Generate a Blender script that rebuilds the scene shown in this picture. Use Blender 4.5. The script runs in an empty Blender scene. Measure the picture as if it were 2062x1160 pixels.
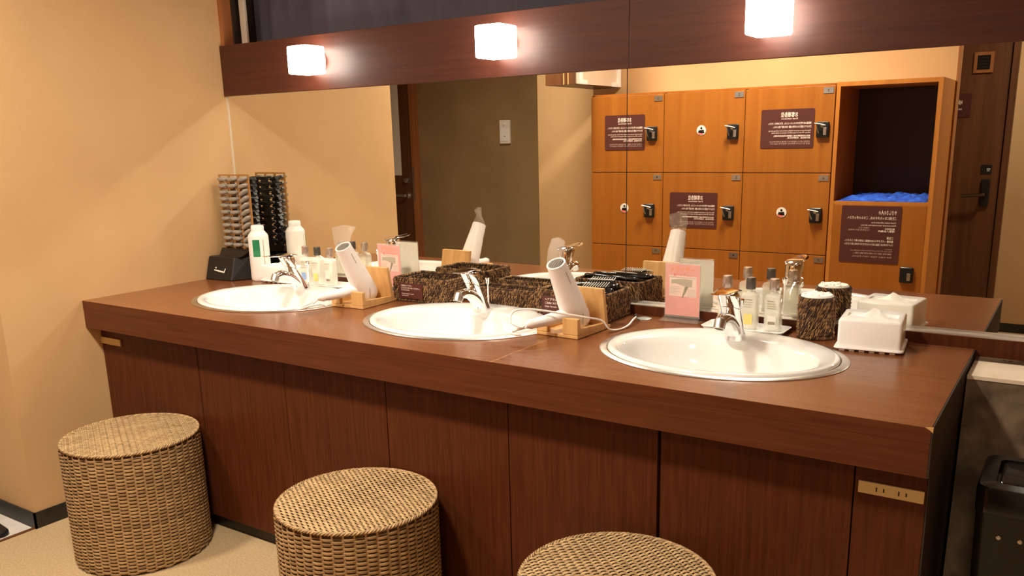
import bpy, bmesh, math, random
from mathutils import Vector, Matrix, Euler
random.seed(7)
PI = math.pi
SC = bpy.context.scene
COL = SC.collection

# ------------------------------------------------------------------ camera
cam_d = bpy.data.cameras.new('camera')
cam = bpy.data.objects.new('camera', cam_d); COL.objects.link(cam); SC.camera = cam
R_ = Vector((0.83641739, 0.54766123, -0.02175134))
U_ = Vector((-0.11224911, 0.21000712, 0.97123486))
F_ = Vector((-0.53647561, 0.80991616, -0.23712809))
mw = Matrix((R_, U_, -F_)).transposed().to_4x4()
mw.translation = Vector((2.88962762, -2.2837461, 1.26636532))
cam.matrix_world = mw
cam_d.sensor_width = 36.0; cam_d.sensor_fit = 'HORIZONTAL'
cam_d.lens = 1708.09 / 2062 * 36
cam_d.shift_x = (1031 - 1051.19) / 2062
cam_d.shift_y = (695.71 - 580) / 2062
cam_d.clip_start = 0.02

# ------------------------------------------------------------------ world, exposure
w = bpy.data.worlds.new('world'); SC.world = w; w.use_nodes = True
w.node_tree.nodes['Background'].inputs[0].default_value = (0.9, 0.8, 0.7, 1)
w.node_tree.nodes['Background'].inputs[1].default_value = 0.05
SC.view_settings.view_transform = 'Standard'
SC.view_settings.look = 'None'
SC.view_settings.exposure = 0.30
SC.view_settings.gamma = 1.0
SC.view_settings.use_curve_mapping = False
try:
    SC.cycles.use_denoising = True
    SC.cycles.max_bounces = 10
    SC.cycles.diffuse_bounces = 5
    SC.cycles.glossy_bounces = 6
    SC.cycles.transmission_bounces = 8
    SC.cycles.sample_clamp_indirect = 100.0
    SC.cycles.use_guiding = True
    SC.cycles.blur_glossy = 0.0
    SC.cycles.use_adaptive_sampling = False
except Exception:
    pass

SCONCE = 16.5        # emission strength of the glass cubes
DOWN = 25.0         # power (W) of each recessed ceiling lamp
LIGHTS = [(0.30, -1.62, 1.0), (1.50, -1.62, 1.50), (2.95, -3.05, 0.60)]

# ------------------------------------------------------------------ materials
def lin(c):
    return tuple(((v/255)/12.92 if v/255 <= 0.04045 else ((v/255+0.055)/1.055)**2.4) for v in c)

def mat(name, col, rough=0.5, metal=0.0, spec=0.5, trans=0.0, ior=1.45, alpha=1.0, coat=0.0, emis=None, es=0.0):
    m = bpy.data.materials.new(name); m.use_nodes = True
    b = m.node_tree.nodes['Principled BSDF']
    b.inputs['Base Color'].default_value = (*col, 1)
    b.inputs['Roughness'].default_value = rough
    b.inputs['Metallic'].default_value = metal
    b.inputs['Specular IOR Level'].default_value = spec
    b.inputs['Transmission Weight'].default_value = trans
    b.inputs['IOR'].default_value = ior
    b.inputs['Alpha'].default_value = alpha
    b.inputs['Coat Weight'].default_value = coat
    if emis:
        b.inputs['Emission Color'].default_value = (*emis, 1)
        b.inputs['Emission Strength'].default_value = es
    return m

def nodes(m): return m.node_tree.nodes, m.node_tree.links, m.node_tree.nodes['Principled BSDF']

def add_noise(m, c1, c2, scale=(1, 1, 1), nscale=5.0, detail=4.0, dist=0.0, bump=0.0, bscale=None, contrast=(0.3, 0.7), bdist=0.002):
    n, l, b = nodes(m)
    tc = n.new('ShaderNodeTexCoord'); mp = n.new('ShaderNodeMapping'); mp.inputs['Scale'].default_value = scale
    l.new(tc.outputs['Object'], mp.inputs[0])
    no = n.new('ShaderNodeTexNoise'); no.inputs['Scale'].default_value = nscale; no.inputs['Detail'].default_value = detail
    no.inputs['Distortion'].default_value = dist
    l.new(mp.outputs[0], no.inputs['Vector'])
    cr = n.new('ShaderNodeValToRGB')
    cr.color_ramp.elements[0].position = contrast[0]; cr.color_ramp.elements[0].color = (*c1, 1)
    cr.color_ramp.elements[1].position = contrast[1]; cr.color_ramp.elements[1].color = (*c2, 1)
    l.new(no.outputs['Fac'], cr.inputs[0]); l.new(cr.outputs[0], b.inputs['Base Color'])
    if bump:
        n2 = n.new('ShaderNodeTexNoise'); n2.inputs['Scale'].default_value = bscale or nscale; n2.inputs['Detail'].default_value = 3
        l.new((tc if bscale else mp).outputs['Object' if bscale else 0], n2.inputs['Vector'])
        bp = n.new('ShaderNodeBump'); bp.inputs['Strength'].default_value = bump; bp.inputs['Distance'].default_value = bdist
        l.new(n2.outputs['Fac'], bp.inputs['Height']); l.new(bp.outputs[0], b.inputs['Normal'])
    return m

def wood(name, c1, c2, axis='x', rough=0.35, coat=0.0, fine=60.0, spec=0.5):
    m = mat(name, c1, rough, coat=coat, spec=spec)
    sc = {'x': (0.05, 1, 1), 'y': (1, 0.05, 1), 'z': (1, 1, 0.05)}[axis]
    add_noise(m, c1, c2, sc, fine, 6.0, 0.6, contrast=(0.32, 0.68))
    return m

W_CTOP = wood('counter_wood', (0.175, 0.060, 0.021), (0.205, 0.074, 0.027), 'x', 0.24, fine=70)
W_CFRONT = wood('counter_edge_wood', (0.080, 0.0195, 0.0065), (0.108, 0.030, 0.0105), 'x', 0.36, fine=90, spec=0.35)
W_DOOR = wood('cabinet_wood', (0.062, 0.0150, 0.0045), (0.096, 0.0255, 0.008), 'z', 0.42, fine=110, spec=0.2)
W_VAL = wood('valance_wood', (0.058, 0.0135, 0.007), (0.080, 0.020, 0.010), 'x', 0.42, fine=80, spec=0.5)
W_LOCK = wood('locker_wood', (0.315, 0.098, 0.010), (0.38, 0.128, 0.015), 'z', 0.40, fine=26)
W_LOCKE = wood('locker_edge_wood', (0.46, 0.160, 0.025), (0.54, 0.205, 0.035), 'z', 0.4, fine=26)
W_BROWN = wood('door_wood', (0.10, 0.037, 0.014), (0.155, 0.060, 0.023), 'z', 0.4, fine=22)
W_FRAME = wood('frame_wood', (0.30, 0.11, 0.035), (0.40, 0.16, 0.055), 'z', 0.4, fine=30)
W_STAND = wood('bamboo', (0.56, 0.31, 0.11), (0.70, 0.42, 0.17), 'z', 0.45, fine=50)
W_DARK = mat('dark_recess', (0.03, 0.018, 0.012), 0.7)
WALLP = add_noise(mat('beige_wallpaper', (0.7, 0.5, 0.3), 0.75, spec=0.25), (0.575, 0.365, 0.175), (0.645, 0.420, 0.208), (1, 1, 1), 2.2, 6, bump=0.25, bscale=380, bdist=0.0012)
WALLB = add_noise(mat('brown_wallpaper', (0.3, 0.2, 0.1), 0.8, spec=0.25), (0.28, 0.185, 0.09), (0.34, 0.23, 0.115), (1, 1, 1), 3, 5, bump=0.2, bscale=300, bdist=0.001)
CEIL = add_noise(mat('ceiling_paint', (0.75, 0.7, 0.6), 0.9), (0.50, 0.43, 0.34), (0.55, 0.48, 0.38), nscale=3)
CARPET = add_noise(mat('carpet', (0.5, 0.4, 0.25), 0.95, spec=0.1), (0.38, 0.265, 0.140), (0.50, 0.37, 0.215), (1, 1, 1), 160, 3, bump=0.9, bscale=260, bdist=0.003)
TILE = add_noise(mat('pale_stone_floor', (0.6, 0.55, 0.5), 0.35), (0.50, 0.46, 0.42), (0.66, 0.62, 0.57), nscale=7)
BASEB = add_noise(mat('black_vinyl_baseboard', (0.02, 0.018, 0.016), 0.45), (0.016, 0.014, 0.012), (0.03, 0.026, 0.022), nscale=20)
MIRROR = mat('mirror_glass', (0.90, 0.89, 0.84), 0.0, 1.0)
METAL = add_noise(mat('brushed_aluminium', (0.6, 0.58, 0.55), 0.32, 1.0), (0.55, 0.53, 0.50), (0.68, 0.66, 0.62), (0.1, 1, 1), 60)
CHROME = mat('chrome', (0.86, 0.86, 0.87), 0.06, 1.0)
CERAM = mat('white_ceramic', (0.82, 0.82, 0.80), 0.08, coat=0.5)
PLAST = mat('ivory_plastic', (0.86, 0.80, 0.73), 0.30)
WHITE = mat('white_plastic', (0.92, 0.91, 0.90), 0.22)
PINKW = mat('pinkish_white_plastic', (0.88, 0.83, 0.80), 0.28)
PAPER = mat('tissue_paper', (0.93, 0.92, 0.88), 0.9)
BLACK = mat('black_plastic', (0.012, 0.011, 0.011), 0.35)
GLOSSB = mat('glossy_black_plastic', (0.010, 0.009, 0.009), 0.14)
GREYP = mat('grey_comb_plastic', (0.30, 0.27, 0.23), 0.45)
GLASS = mat('clear_acrylic', (0.92, 0.90, 0.84), 0.05, alpha=0.10)
GLASSN = mat('clear_nozzle_plastic', (0.90, 0.86, 0.78), 0.06, alpha=0.17)
SMOKE = mat('bronze_acrylic', (0.50, 0.26, 0.09), 0.10, trans=0.35, ior=1.3)
BOTTLE = mat('lotion_glass', (0.97, 0.98, 0.92), 0.04, alpha=0.30)
LOTION = mat('lotion', (0.93, 0.93, 0.80), 0.15, alpha=0.45)
CAPG = mat('dark_silver_cap', (0.16, 0.16, 0.15), 0.28, 0.8)
CAPS = mat('pale_silver_cap', (0.62, 0.55, 0.50), 0.25, 0.8)
OUTLET = mat('brass_coloured_plate', (0.62, 0.46, 0.22), 0.35, 0.25)
SIGNM = mat('maroon_sign', (0.085, 0.024, 0.020), 0.42)
SIGNT = mat('sign_lettering', (0.95, 0.80, 0.70), 0.6)
SIGNF = mat('faint_sign_lettering', (0.50, 0.32, 0.27), 0.6)
PINK = add_noise(mat('pink_card', (0.8, 0.35, 0.32), 0.5), (0.74, 0.27, 0.24), (0.84, 0.40, 0.36), (1, 1, 0.6), 9)
PINKL = mat('pale_pink_print', (0.86, 0.66, 0.58), 0.5)
ORANGE = mat('orange_print', (0.90, 0.26, 0.06), 0.5)
REDP = mat('red_print', (0.80, 0.16, 0.12), 0.5)
GREYPR = mat('grey_print', (0.30, 0.25, 0.19), 0.5)
GRILLE = mat('dark_grille', (0.12, 0.11, 0.10), 0.4, 0.6)
DKMETAL = mat('dark_bronze_metal', (0.16, 0.12, 0.09), 0.25, 1.0)
GREYLT = mat('light_grey_print', (0.50, 0.44, 0.34), 0.5)
CARDB = mat('white_card', (0.80, 0.78, 0.72), 0.6)
GREEN = add_noise(mat('green_label', (0.0, 0.18, 0.06), 0.3), (0.0, 0.14, 0.05), (0.05, 0.30, 0.14), nscale=30)
BLUET = add_noise(mat('blue_fabric', (0.01, 0.06, 0.45), 0.85), (0.006, 0.035, 0.33), (0.02, 0.12, 0.65), nscale=30, bump=0.8, bscale=40, bdist=0.01)
CURT = add_noise(mat('blue_grey_curtain', (0.1, 0.09, 0.12), 0.9), (0.075, 0.076, 0.118), (0.108, 0.108, 0.160), (1, 1, 1), 5, bump=0.3, bscale=220, bdist=0.001)
YELL = mat('yellow_label', (0.80, 0.68, 0.22), 0.4)
BLUEL = mat('blue_label', (0.30, 0.45, 0.80), 0.4)
GREYST = add_noise(mat('mottled_stone_laminate', (0.1, 0.08, 0.06), 0.5), (0.070, 0.043, 0.022), (0.24, 0.175, 0.115), (1, 1, 1), 11, 8, 0.4, contrast=(0.38, 0.66))
CREAM = mat('cream_laminate', (0.78, 0.66, 0.52), 0.35)
TANS = [add_noise(mat('rattan_%s' % n, c, 0.55, spec=0.3), tuple(v*0.85 for v in c), tuple(min(1, v*1.12) for v in c), nscale=25)
        for n, c in (('light', (0.47, 0.32, 0.160)), ('mid', (0.38, 0.25, 0.125)), ('dark', (0.29, 0.185, 0.095)))]
RATC = mat('rattan_core', (0.13, 0.075, 0.034), 0.8)
TWIG = [mat('twig_%s' % n, c, 0.6) for n, c in (('dark', (0.055, 0.026, 0.014)), ('brown', (0.12, 0.058, 0.026)), ('tan', (0.30, 0.165, 0.07)), ('gold', (0.46, 0.27, 0.115)))]
TWIGC = mat('basket_lining', (0.030, 0.015, 0.008), 0.8)
LAMP = mat('lit_opal_glass', (1, 1, 1), 0.3, emis=(1.0, 0.92, 0.79), es=SCONCE)
PIPE = mat('off_white_rail', (0.60, 0.56, 0.50), 0.5)
SILI = mat('pale_sealant', (0.62, 0.52, 0.38), 0.5)

# ------------------------------------------------------------------ mesh builder
class MB:
    def __init__(s): s.v = []; s.f = []; s.m = []
    def add(s, vs, fs, m=0, M=None):
        o = len(s.v)
        s.v += [tuple(M @ Vector(v)) if M is not None else tuple(v) for v in vs]
        s.f += [tuple(i+o for i in f) for f in fs]
        s.m += [m]*len(fs)
        return s
    def box(s, x0, y0, z0, x1, y1, z1, m=0, M=None):
        if x0 > x1: x0, x1 = x1, x0
        if y0 > y1: y0, y1 = y1, y0
        if z0 > z1: z0, z1 = z1, z0
        vs = [(x0,y0,z0),(x1,y0,z0),(x1,y1,z0),(x0,y1,z0),(x0,y0,z1),(x1,y0,z1),(x1,y1,z1),(x0,y1,z1)]
        fs = [(0,3,2,1),(4,5,6,7),(0,1,5,4),(1,2,6,5),(2,3,7,6),(3,0,4,7)]
        return s.add(vs, fs, m, M)
    def loft(s, rings, m=0, cap0=True, cap1=True, M=None):
        n = len(rings[0]); vs = [p for r in rings for p in r]; fs = []
        for k in range(len(rings)-1):
            for i in range(n):
                j = (i+1) % n
                fs.append((k*n+i, k*n+j, (k+1)*n+j, (k+1)*n+i))
        if cap0: fs.append(tuple(reversed(range(n))))
        if cap1: fs.append(tuple((len(rings)-1)*n+i for i in range(n)))
        return s.add(vs, fs, m, M)
    def lathe(s, prof, c=(0, 0, 0), seg=24, sx=1, sy=1, m=0, cap0=True, cap1=True, M=None):
        rings = [[(c[0]+r*sx*math.cos(2*PI*i/seg), c[1]+r*sy*math.sin(2*PI*i/seg), c[2]+z) for i in range(seg)] for r, z in prof]
        return s.loft(rings, m, cap0, cap1, M)
    def tube(s, pts, r, seg=8, m=0, cap=True, M=None, flat=1.0):
        pts = [Vector(p) for p in pts]; rings = []; up = Vector((0, 0, 1)); prev = None
        for i, p in enumerate(pts):
            t = (pts[min(i+1, len(pts)-1)] - pts[max(i-1, 0)]).normalized()
            if prev is None:
                a = t.cross(up if abs(t.z) < 0.9 else Vector((1, 0, 0))).normalized()
            else:
                a = (prev - t*prev.dot(t)).normalized()
            prev = a; b = t.cross(a)
            rr = r[i] if isinstance(r, (list, tuple)) else r
            rings.append([tuple(p + a*rr*math.cos(2*PI*k/seg) + b*rr*flat*math.sin(2*PI*k/seg)) for k in range(seg)])
        return s.loft(rings, m, cap, cap, M)
    def build(s, name, mats, parent=None, smooth=False, bevel=0.0, bseg=2, local=False, angle=35):
        me = bpy.data.meshes.new(name)
        off = Vector((0, 0, 0))
        if parent is not None and not local:
            q = parent
            while q is not None: off += q.location; q = q.parent
        me.from_pydata([tuple(Vector(v)-off) for v in s.v], [], s.f)
        if not isinstance(mats, (list, tuple)): mats = [mats]
        for m in mats: me.materials.append(m)
        me.polygons.foreach_set('material_index', s.m)
        if smooth:
            me.polygons.foreach_set('use_smooth', [True]*len(me.polygons))
            me.set_sharp_from_angle(angle=math.radians(angle))
        me.update()
        o = bpy.data.objects.new(name, me); COL.objects.link(o)
        if parent is not None: o.parent = parent
        if bevel:
            b = o.modifiers.new('bevel', 'BEVEL'); b.width = bevel; b.segments = bseg; b.limit_method = 'ANGLE'; b.angle_limit = math.radians(40)
        return o

def smooth_path(pts, n=8):
    P = [Vector(p) for p in pts]; P = [2*P[0]-P[1]] + P + [2*P[-1]-P[-2]]; out = []
    for i in range(1, len(P)-2):
        for k in range(n):
            t = k/n; a, b, c, d = P[i-1], P[i], P[i+1], P[i+2]
            out.append(0.5*((2*b)+(c-a)*t+(2*a-5*b+4*c-d)*t*t+(3*b-a-3*c+d)*t**3))
    out.append(P[-2]); return out

def rrect(hx, hy, r, z, n=5, cx=0, cy=0):
    out = []
    for (sx, sy, a0) in ((1, 1, 0), (-1, 1, PI/2), (-1, -1, PI), (1, -1, 1.5*PI)):
        for i in range(n):
            a = a0 + PI/2*i/(n-1)
            out.append((cx+sx*(hx-r)+r*math.cos(a), cy+sy*(hy-r)+r*math.sin(a), z))
    return out

_tc = {}
def text_geo(s, size, align='LEFT'):
    k = (s, size, align)
    if k in _tc: return _tc[k]
    cu = bpy.data.curves.new('t', 'FONT'); cu.body = s; cu.size = size; cu.align_x = align; cu.resolution_u = 1; cu.offset = size*0.012
    ob = bpy.data.objects.new('t', cu); COL.objects.link(ob)
    dg = bpy.context.evaluated_depsgraph_get(); dg.update()
    me = ob.evaluated_get(dg).to_mesh()
    vs = [tuple(v.co) for v in me.vertices]; fs = [tuple(p.vertices) for p in me.polygons]
    ob.evaluated_get(dg).to_mesh_clear()
    bpy.data.objects.remove(ob); bpy.data.curves.remove(cu)
    _tc[k] = (vs, fs); return _tc[k]

def put_text(mb, s, size, M, m, align='LEFT', width=None):
    vs, fs = text_geo(s, size, align)
    if not vs: return
    if width:
        xs = [v[0] for v in vs]; w0 = max(xs)-min(xs); k = width/w0
        vs = [((v[0]-(min(xs) if align == 'LEFT' else 0))*k, v[1], v[2]) for v in vs]
    mb.add(vs, fs, m, M)

def frame(origin, xdir, ydir):
    x = Vector(xdir).normalized(); y = Vector(ydir).normalized(); z = x.cross(y)
    M = Matrix((x, y, z)).transposed().to_4x4(); M.translation = Vector(origin); return M

def tag(o, label=None, cat=None, group=None, kind=None):
    if label: o['label'] = label
    if cat: o['category'] = cat
    if group: o['group'] = group
    if kind: o['kind'] = kind
    return o
def thing(name, label, cat, loc=(0, 0, 0), rotz=0.0, group=None, kind=None):
    o = bpy.data.objects.new(name, None); COL.objects.link(o); o.empty_display_size = 0.05
    o.location = loc; o.rotation_euler = (0, 0, rotz)
    return tag(o, label, cat, group, kind)
def struct(name, mb, mats, **k):
    o = mb.build(name, mats, **k); o['kind'] = 'structure'; return o
def dup(root, loc, rotz, label, group=None):
    r = root.copy(); COL.objects.link(r); r.location = loc; r.rotation_euler = (0, 0, rotz); r['label'] = label
    if group: r['group'] = group
    for ch in [c for c in root.children]:
        c = ch.copy(); COL.objects.link(c); c.parent = r
        for g in ch.children:
            d = g.copy(); COL.objects.link(d); d.parent = c
    return r

# ------------------------------------------------------------------ constants
L = 2.706; YF = -0.6947; ZC = 0.75; TH = 0.096; YD = -0.6446
ZV = 1.4527; ZV2 = 1.641; YB = -2.53; CE = 2.44

# ------------------------------------------------------------------ room shell
struct('floor', MB().box(0.0, -4.0, -0.05, 4.4, 0.3, 0.0), CARPET)
struct('floor_1', MB().box(-2.9, -4.0, -0.05, -0.012, 0.3, -0.001), TILE)
struct('trim_1', MB().box(-0.012, -4.0, -0.05, 0.0, -0.966, 0.004), W_BROWN)
struct('ceiling', MB().box(-2.9, -4.0, CE, 4.4, 0.3, CE+0.05), CEIL)
wb = MB()
wb.box(0, 0.006, 0, 4.4, 0.2, ZV2-0.001).box(0, 0.006, 2.3, 4.4, 0.2, CE).box(3.25, 0.006, ZV2-0.001, 4.4, 0.2, 2.3)
struct('wall_back', wb, WALLP)
struct('wall_left', MB().box(-2.9, -0.966, 0, 0.0, 0.3, CE), WALLP)
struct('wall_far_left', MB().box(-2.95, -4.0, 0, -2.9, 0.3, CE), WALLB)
struct('wall_right', MB().box(4.4, -4.0, 0, 4.45, 0.3, CE), WALLP)
struct('wall_front', MB().box(-0.137, YB-0.1, 0, 2.292, YB, CE), WALLP)
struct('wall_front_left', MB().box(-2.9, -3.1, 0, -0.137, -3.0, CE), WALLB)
struct('wall_front_right', MB().box(-0.137, -4.0, 0, 4.4, -3.8, CE), WALLP)
struct('trim_2', MB().box(2.292, YB-0.1, 0, 2.3, YB+0.004, CE), W_FRAME)
struct('baseboard_left', MB().box(-2.9, -0.972, 0, 0.006, -0.966, 0.0575).box(0.0, -0.972, 0, 0.006, -0.66, 0.0575), BASEB)
struct('baseboard_front', MB().box(-0.137, YB, 0, 0.48, YB+0.006, 0.0575), BASEB)
struct('baseboard_front_right', MB().box(2.45, -3.8, 0, 4.4, -3.794, 0.058), BASEB)
struct('baseboard_right', MB().box(4.394, -3.8, 0, 4.4, -0.3, 0.058), BASEB)

# window over the valance: frame parts, rail and curtain
win = thing('window_1', None, None, (0, 0.02, ZV2), kind='structure')
MB().box(0.0, 0.0, 1.641, 0.02, 0.045, 2.3).build('window_frame', W_FRAME, win)
MB().box(0.0, 0.045, 1.641, 0.03, 0.19, 2.3).build('reveal', W_DARK, win)
MB().box(0.0, 0.19, 1.641, 3.25, 0.2, 2.3).build('pane', W_DARK, win)
MB().box(0.056, 0.055, 1.641, 0.088, 0.068, 2.3).build('rail', PIPE, win, bevel=0.003)
cm = MB(); NX = 240; vs = []; fs = []
for i in range(NX+1):
    x = 0.05 + 3.15*i/NX
    y = 0.135 + 0.010*math.sin(x*23) * (0.5+0.5*math.sin(x*3.1)) + 0.006*math.sin(x*61+1)
    for z in (1.646, 2.28): vs.append((x, y, z))
    for z in (1.646, 2.28): vs.append((x, y+0.004, z))
for i in range(NX):
    a = i*4; b = a+4
    fs += [(a, b, b+1, a+1), (a+2, a+3, b+3, b+2)]
cm.add(vs, fs)
cur = cm.build('curtain', CURT, smooth=True, angle=80)
tag(cur, 'blue-grey fabric curtain hanging in the window above the wooden lamp board', 'curtain')

# ------------------------------------------------------------------ backsplash, mirrors, valance
struct('trim_3', MB().box(0, -0.035, 0.70, 3.6, 0.004, 0.7785), W_DOOR, bevel=0.001)
struct('trim_4', MB().box(0, -0.0045, 0.7785, 3.6, 0.004, 0.7835).box(0, -0.034, 0.7785, 3.6, -0.0045, 0.7800), METAL)
mir = MB().box(0.008, 0.0, 0.7836, 1.7562, 0.005, ZV+0.003).build('wall_mirror', MIRROR)
tag(mir, 'left pane of the wide wall mirror, behind the left and middle basins', 'mirror')
mir2 = MB().box(1.7590, 0.0, 0.7836, 3.6, 0.005, ZV+0.003).build('wall_mirror', MIRROR)
tag(mir2, 'right pane of the wide wall mirror, reflecting the orange lockers', 'mirror')
struct('trim_5', MB().box(1.7562, 0.002, 0.7836, 1.7590, 0.0055, ZV), W_DARK)
struct('trim_6', MB().box(0.0, -0.004, 0.7836, 0.008, 0.006, ZV), SILI)
val = thing('lamp_board', 'long reddish-brown wooden board above the mirror carrying three lamps', 'board', (0, 0, ZV))
MB().box(0.0, -0.0104, ZV, 1.7675, 0.0055, ZV2).build('panel', W_VAL, val, bevel=0.0012)
MB().box(1.7685, -0.0104, ZV, 3.6, 0.0055, ZV2).build('panel', W_VAL, val, bevel=0.0012)

# sconces
def sconce(x0, label):
    s_ = 0.094; z0 = 1.502; yb = -0.030; yf = yb - s_
    t = thing('wall_lamp', label, 'lamp', (x0+s_/2, -0.0105, z0+s_/2), group='cube lamps on the wooden board')
    MB().box(x0, yf, z0, x0+s_, yb, z0+s_).build('glass_shade', LAMP, t, bevel=0.007, bseg=3, smooth=True)
    cx = x0+s_/2; cz = z0+s_/2
    Mx = Matrix.Translation((cx, -0.0105, cz)) @ Matrix.Rotation(PI/2, 4, 'X')
    MB().lathe([(0.034, 0), (0.034, 0.008), (0.028, 0.012), (0.026, 0.0192)], seg=28, M=Mx).build('mount', METAL, t, smooth=True)
    return t
sconce(0.500, 'glowing white cube lamp above the left basin')
sconce(1.312, 'glowing white cube lamp above the middle basin')
sconce(2.137, 'glowing white cube lamp above the right basin')

# ceiling downlights (outside the frame); the last is added to brighten the rear right
for i, (x, y, k) in enumerate(LIGHTS):
    t = thing('ceiling_lamp', ('recessed round ceiling lamp nearest the left wall', 'recessed round ceiling lamp in front of the lockers', 'unseen ceiling lamp added to brighten the brown door and wall at the rear right')[i], 'lamp', (x, y, CE), group='recessed ceiling lamps')
    MB().lathe([(0.09, -0.004), (0.09, 0.0), (0.075, 0.0), (0.075, -0.004)], (x, y, CE), 32, cap0=False, cap1=False).build('ring', METAL, t, smooth=True)
    ld = bpy.data.lights.new('ceiling_lamp_light', 'AREA'); ld.shape = 'DISK'; ld.size = 0.24
    ld.energy = DOWN*k; ld.color = (1.0, 0.88, 0.71); ld.spread = math.radians(150)
    lo = bpy.data.objects.new('lamp_light', ld); COL.objects.link(lo); lo.parent = t; lo.location = (0, 0, -0.006)

# ------------------------------------------------------------------ countertop with basins
BAS = [(0.585, -0.352), (1.385, -0.352), (2.184, -0.352)]
RX, RY = 0.289, 0.232
cut = MB()
for bx, by in BAS: cut.lathe([(1, -0.3), (1, 0.3)], (bx, by, ZC), 64, sx=RX-0.012, sy=RY-0.012)
cto = cut.build('cutter', W_DARK)
top = MB().box(0.001, YF, ZC-0.03, L, -0.0352, ZC)
topo = top.build('slab', [W_CTOP])
bm_ = topo.modifiers.new('b', 'BOOLEAN'); bm_.object = cto; bm_.operation = 'DIFFERENCE'; bm_.solver = 'EXACT'
dg = bpy.context.evaluated_depsgraph_get(); dg.update()
me2 = bpy.data.meshes.new_from_object(topo.evaluated_get(dg))
topo.modifiers.clear(); topo.data = me2; topo.name = 'top_board'
bpy.data.objects.remove(cto)
ct = thing('countertop', 'long reddish-brown wooden washstand worktop with three white basins set in', 'worktop', (L/2, YF, ZC-TH))
topo.parent = ct; topo.location = -Vector(ct.location)
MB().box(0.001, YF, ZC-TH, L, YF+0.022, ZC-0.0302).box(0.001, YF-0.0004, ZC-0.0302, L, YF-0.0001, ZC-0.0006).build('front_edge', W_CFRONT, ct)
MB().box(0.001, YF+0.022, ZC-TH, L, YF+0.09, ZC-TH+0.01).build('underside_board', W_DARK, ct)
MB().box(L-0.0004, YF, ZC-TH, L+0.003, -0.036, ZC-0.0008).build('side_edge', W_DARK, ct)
MB().add([(L-0.011, YF-0.0006, ZC+0.0003), (L+0.0034, YF-0.0006, ZC+0.0003), (L+0.0034, YF-0.0006, ZC-0.009), (L-0.002, YF-0.0006, ZC-0.0045), (L+0.0034, YF+0.006, ZC+0.0003)],
         [(0, 3, 1), (3, 2, 1), (0, 1, 4), (1, 2, 4)]).build('chipped_corner', W_STAND, ct)
MB().box(1.745, YF, ZC, 1.7458, -0.036, ZC+0.0002).build('board_seam', W_STAND, ct)

def basin(bx, by, label):
    t = thing('wash_basin', label, 'basin', (bx, by, 0.6), group='oval wash basins')
    m = MB(); m.lathe([(1.045, 0.0002), (1.045, 0.0016), (1.035, 0.0030), (0.985, 0.0040), (0.975, 0.001)], (bx, by, ZC), 96, sx=RX, sy=RY, cap0=False, cap1=False)
    m.build('steel_rim', METAL, t, smooth=True)
    rings = []; N = 96
    prof = [(0.272, 0.215, 0.0, -0.004), (0.281, 0.224, 0, 0.003), (0.2795, 0.2225, 0, 0.0085), (0.274, 0.217, 0, 0.0100), (0.262, 0.205, 0.0, 0.0088),
            (0.247, 0.168, -0.030, 0.0075), (0.240, 0.160, -0.031, 0.003), (0.232, 0.153, -0.032, -0.010), (0.220, 0.145, -0.032, -0.040), (0.195, 0.130, -0.03, -0.080),
            (0.150, 0.105, -0.025, -0.108), (0.085, 0.065, -0.02, -0.122), (0.022, 0.022, -0.015, -0.127)]
    for rx, ry, dy, z in prof:
        rings.append([(bx+rx*math.cos(2*PI*i/N), by+dy+ry*math.sin(2*PI*i/N), ZC+z) for i in range(N)])
    m = MB(); m.loft(rings, 0, False, False)
    m.build('bowl', CERAM, t, smooth=True, angle=60)
    MB().lathe([(0.021, -0.1275), (0.021, -0.1245), (0.012, -0.1225), (0.001, -0.1222)], (bx, by-0.015, ZC), 24).build('drain', CHROME, t, smooth=True)
    return t
basin(*BAS[0], 'oval white basin at the left, nearest the beige wall')
basin(*BAS[1], 'oval white basin in the middle of the worktop')
basin(*BAS[2], 'oval white basin at the right, nearest the tissue box')

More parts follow.
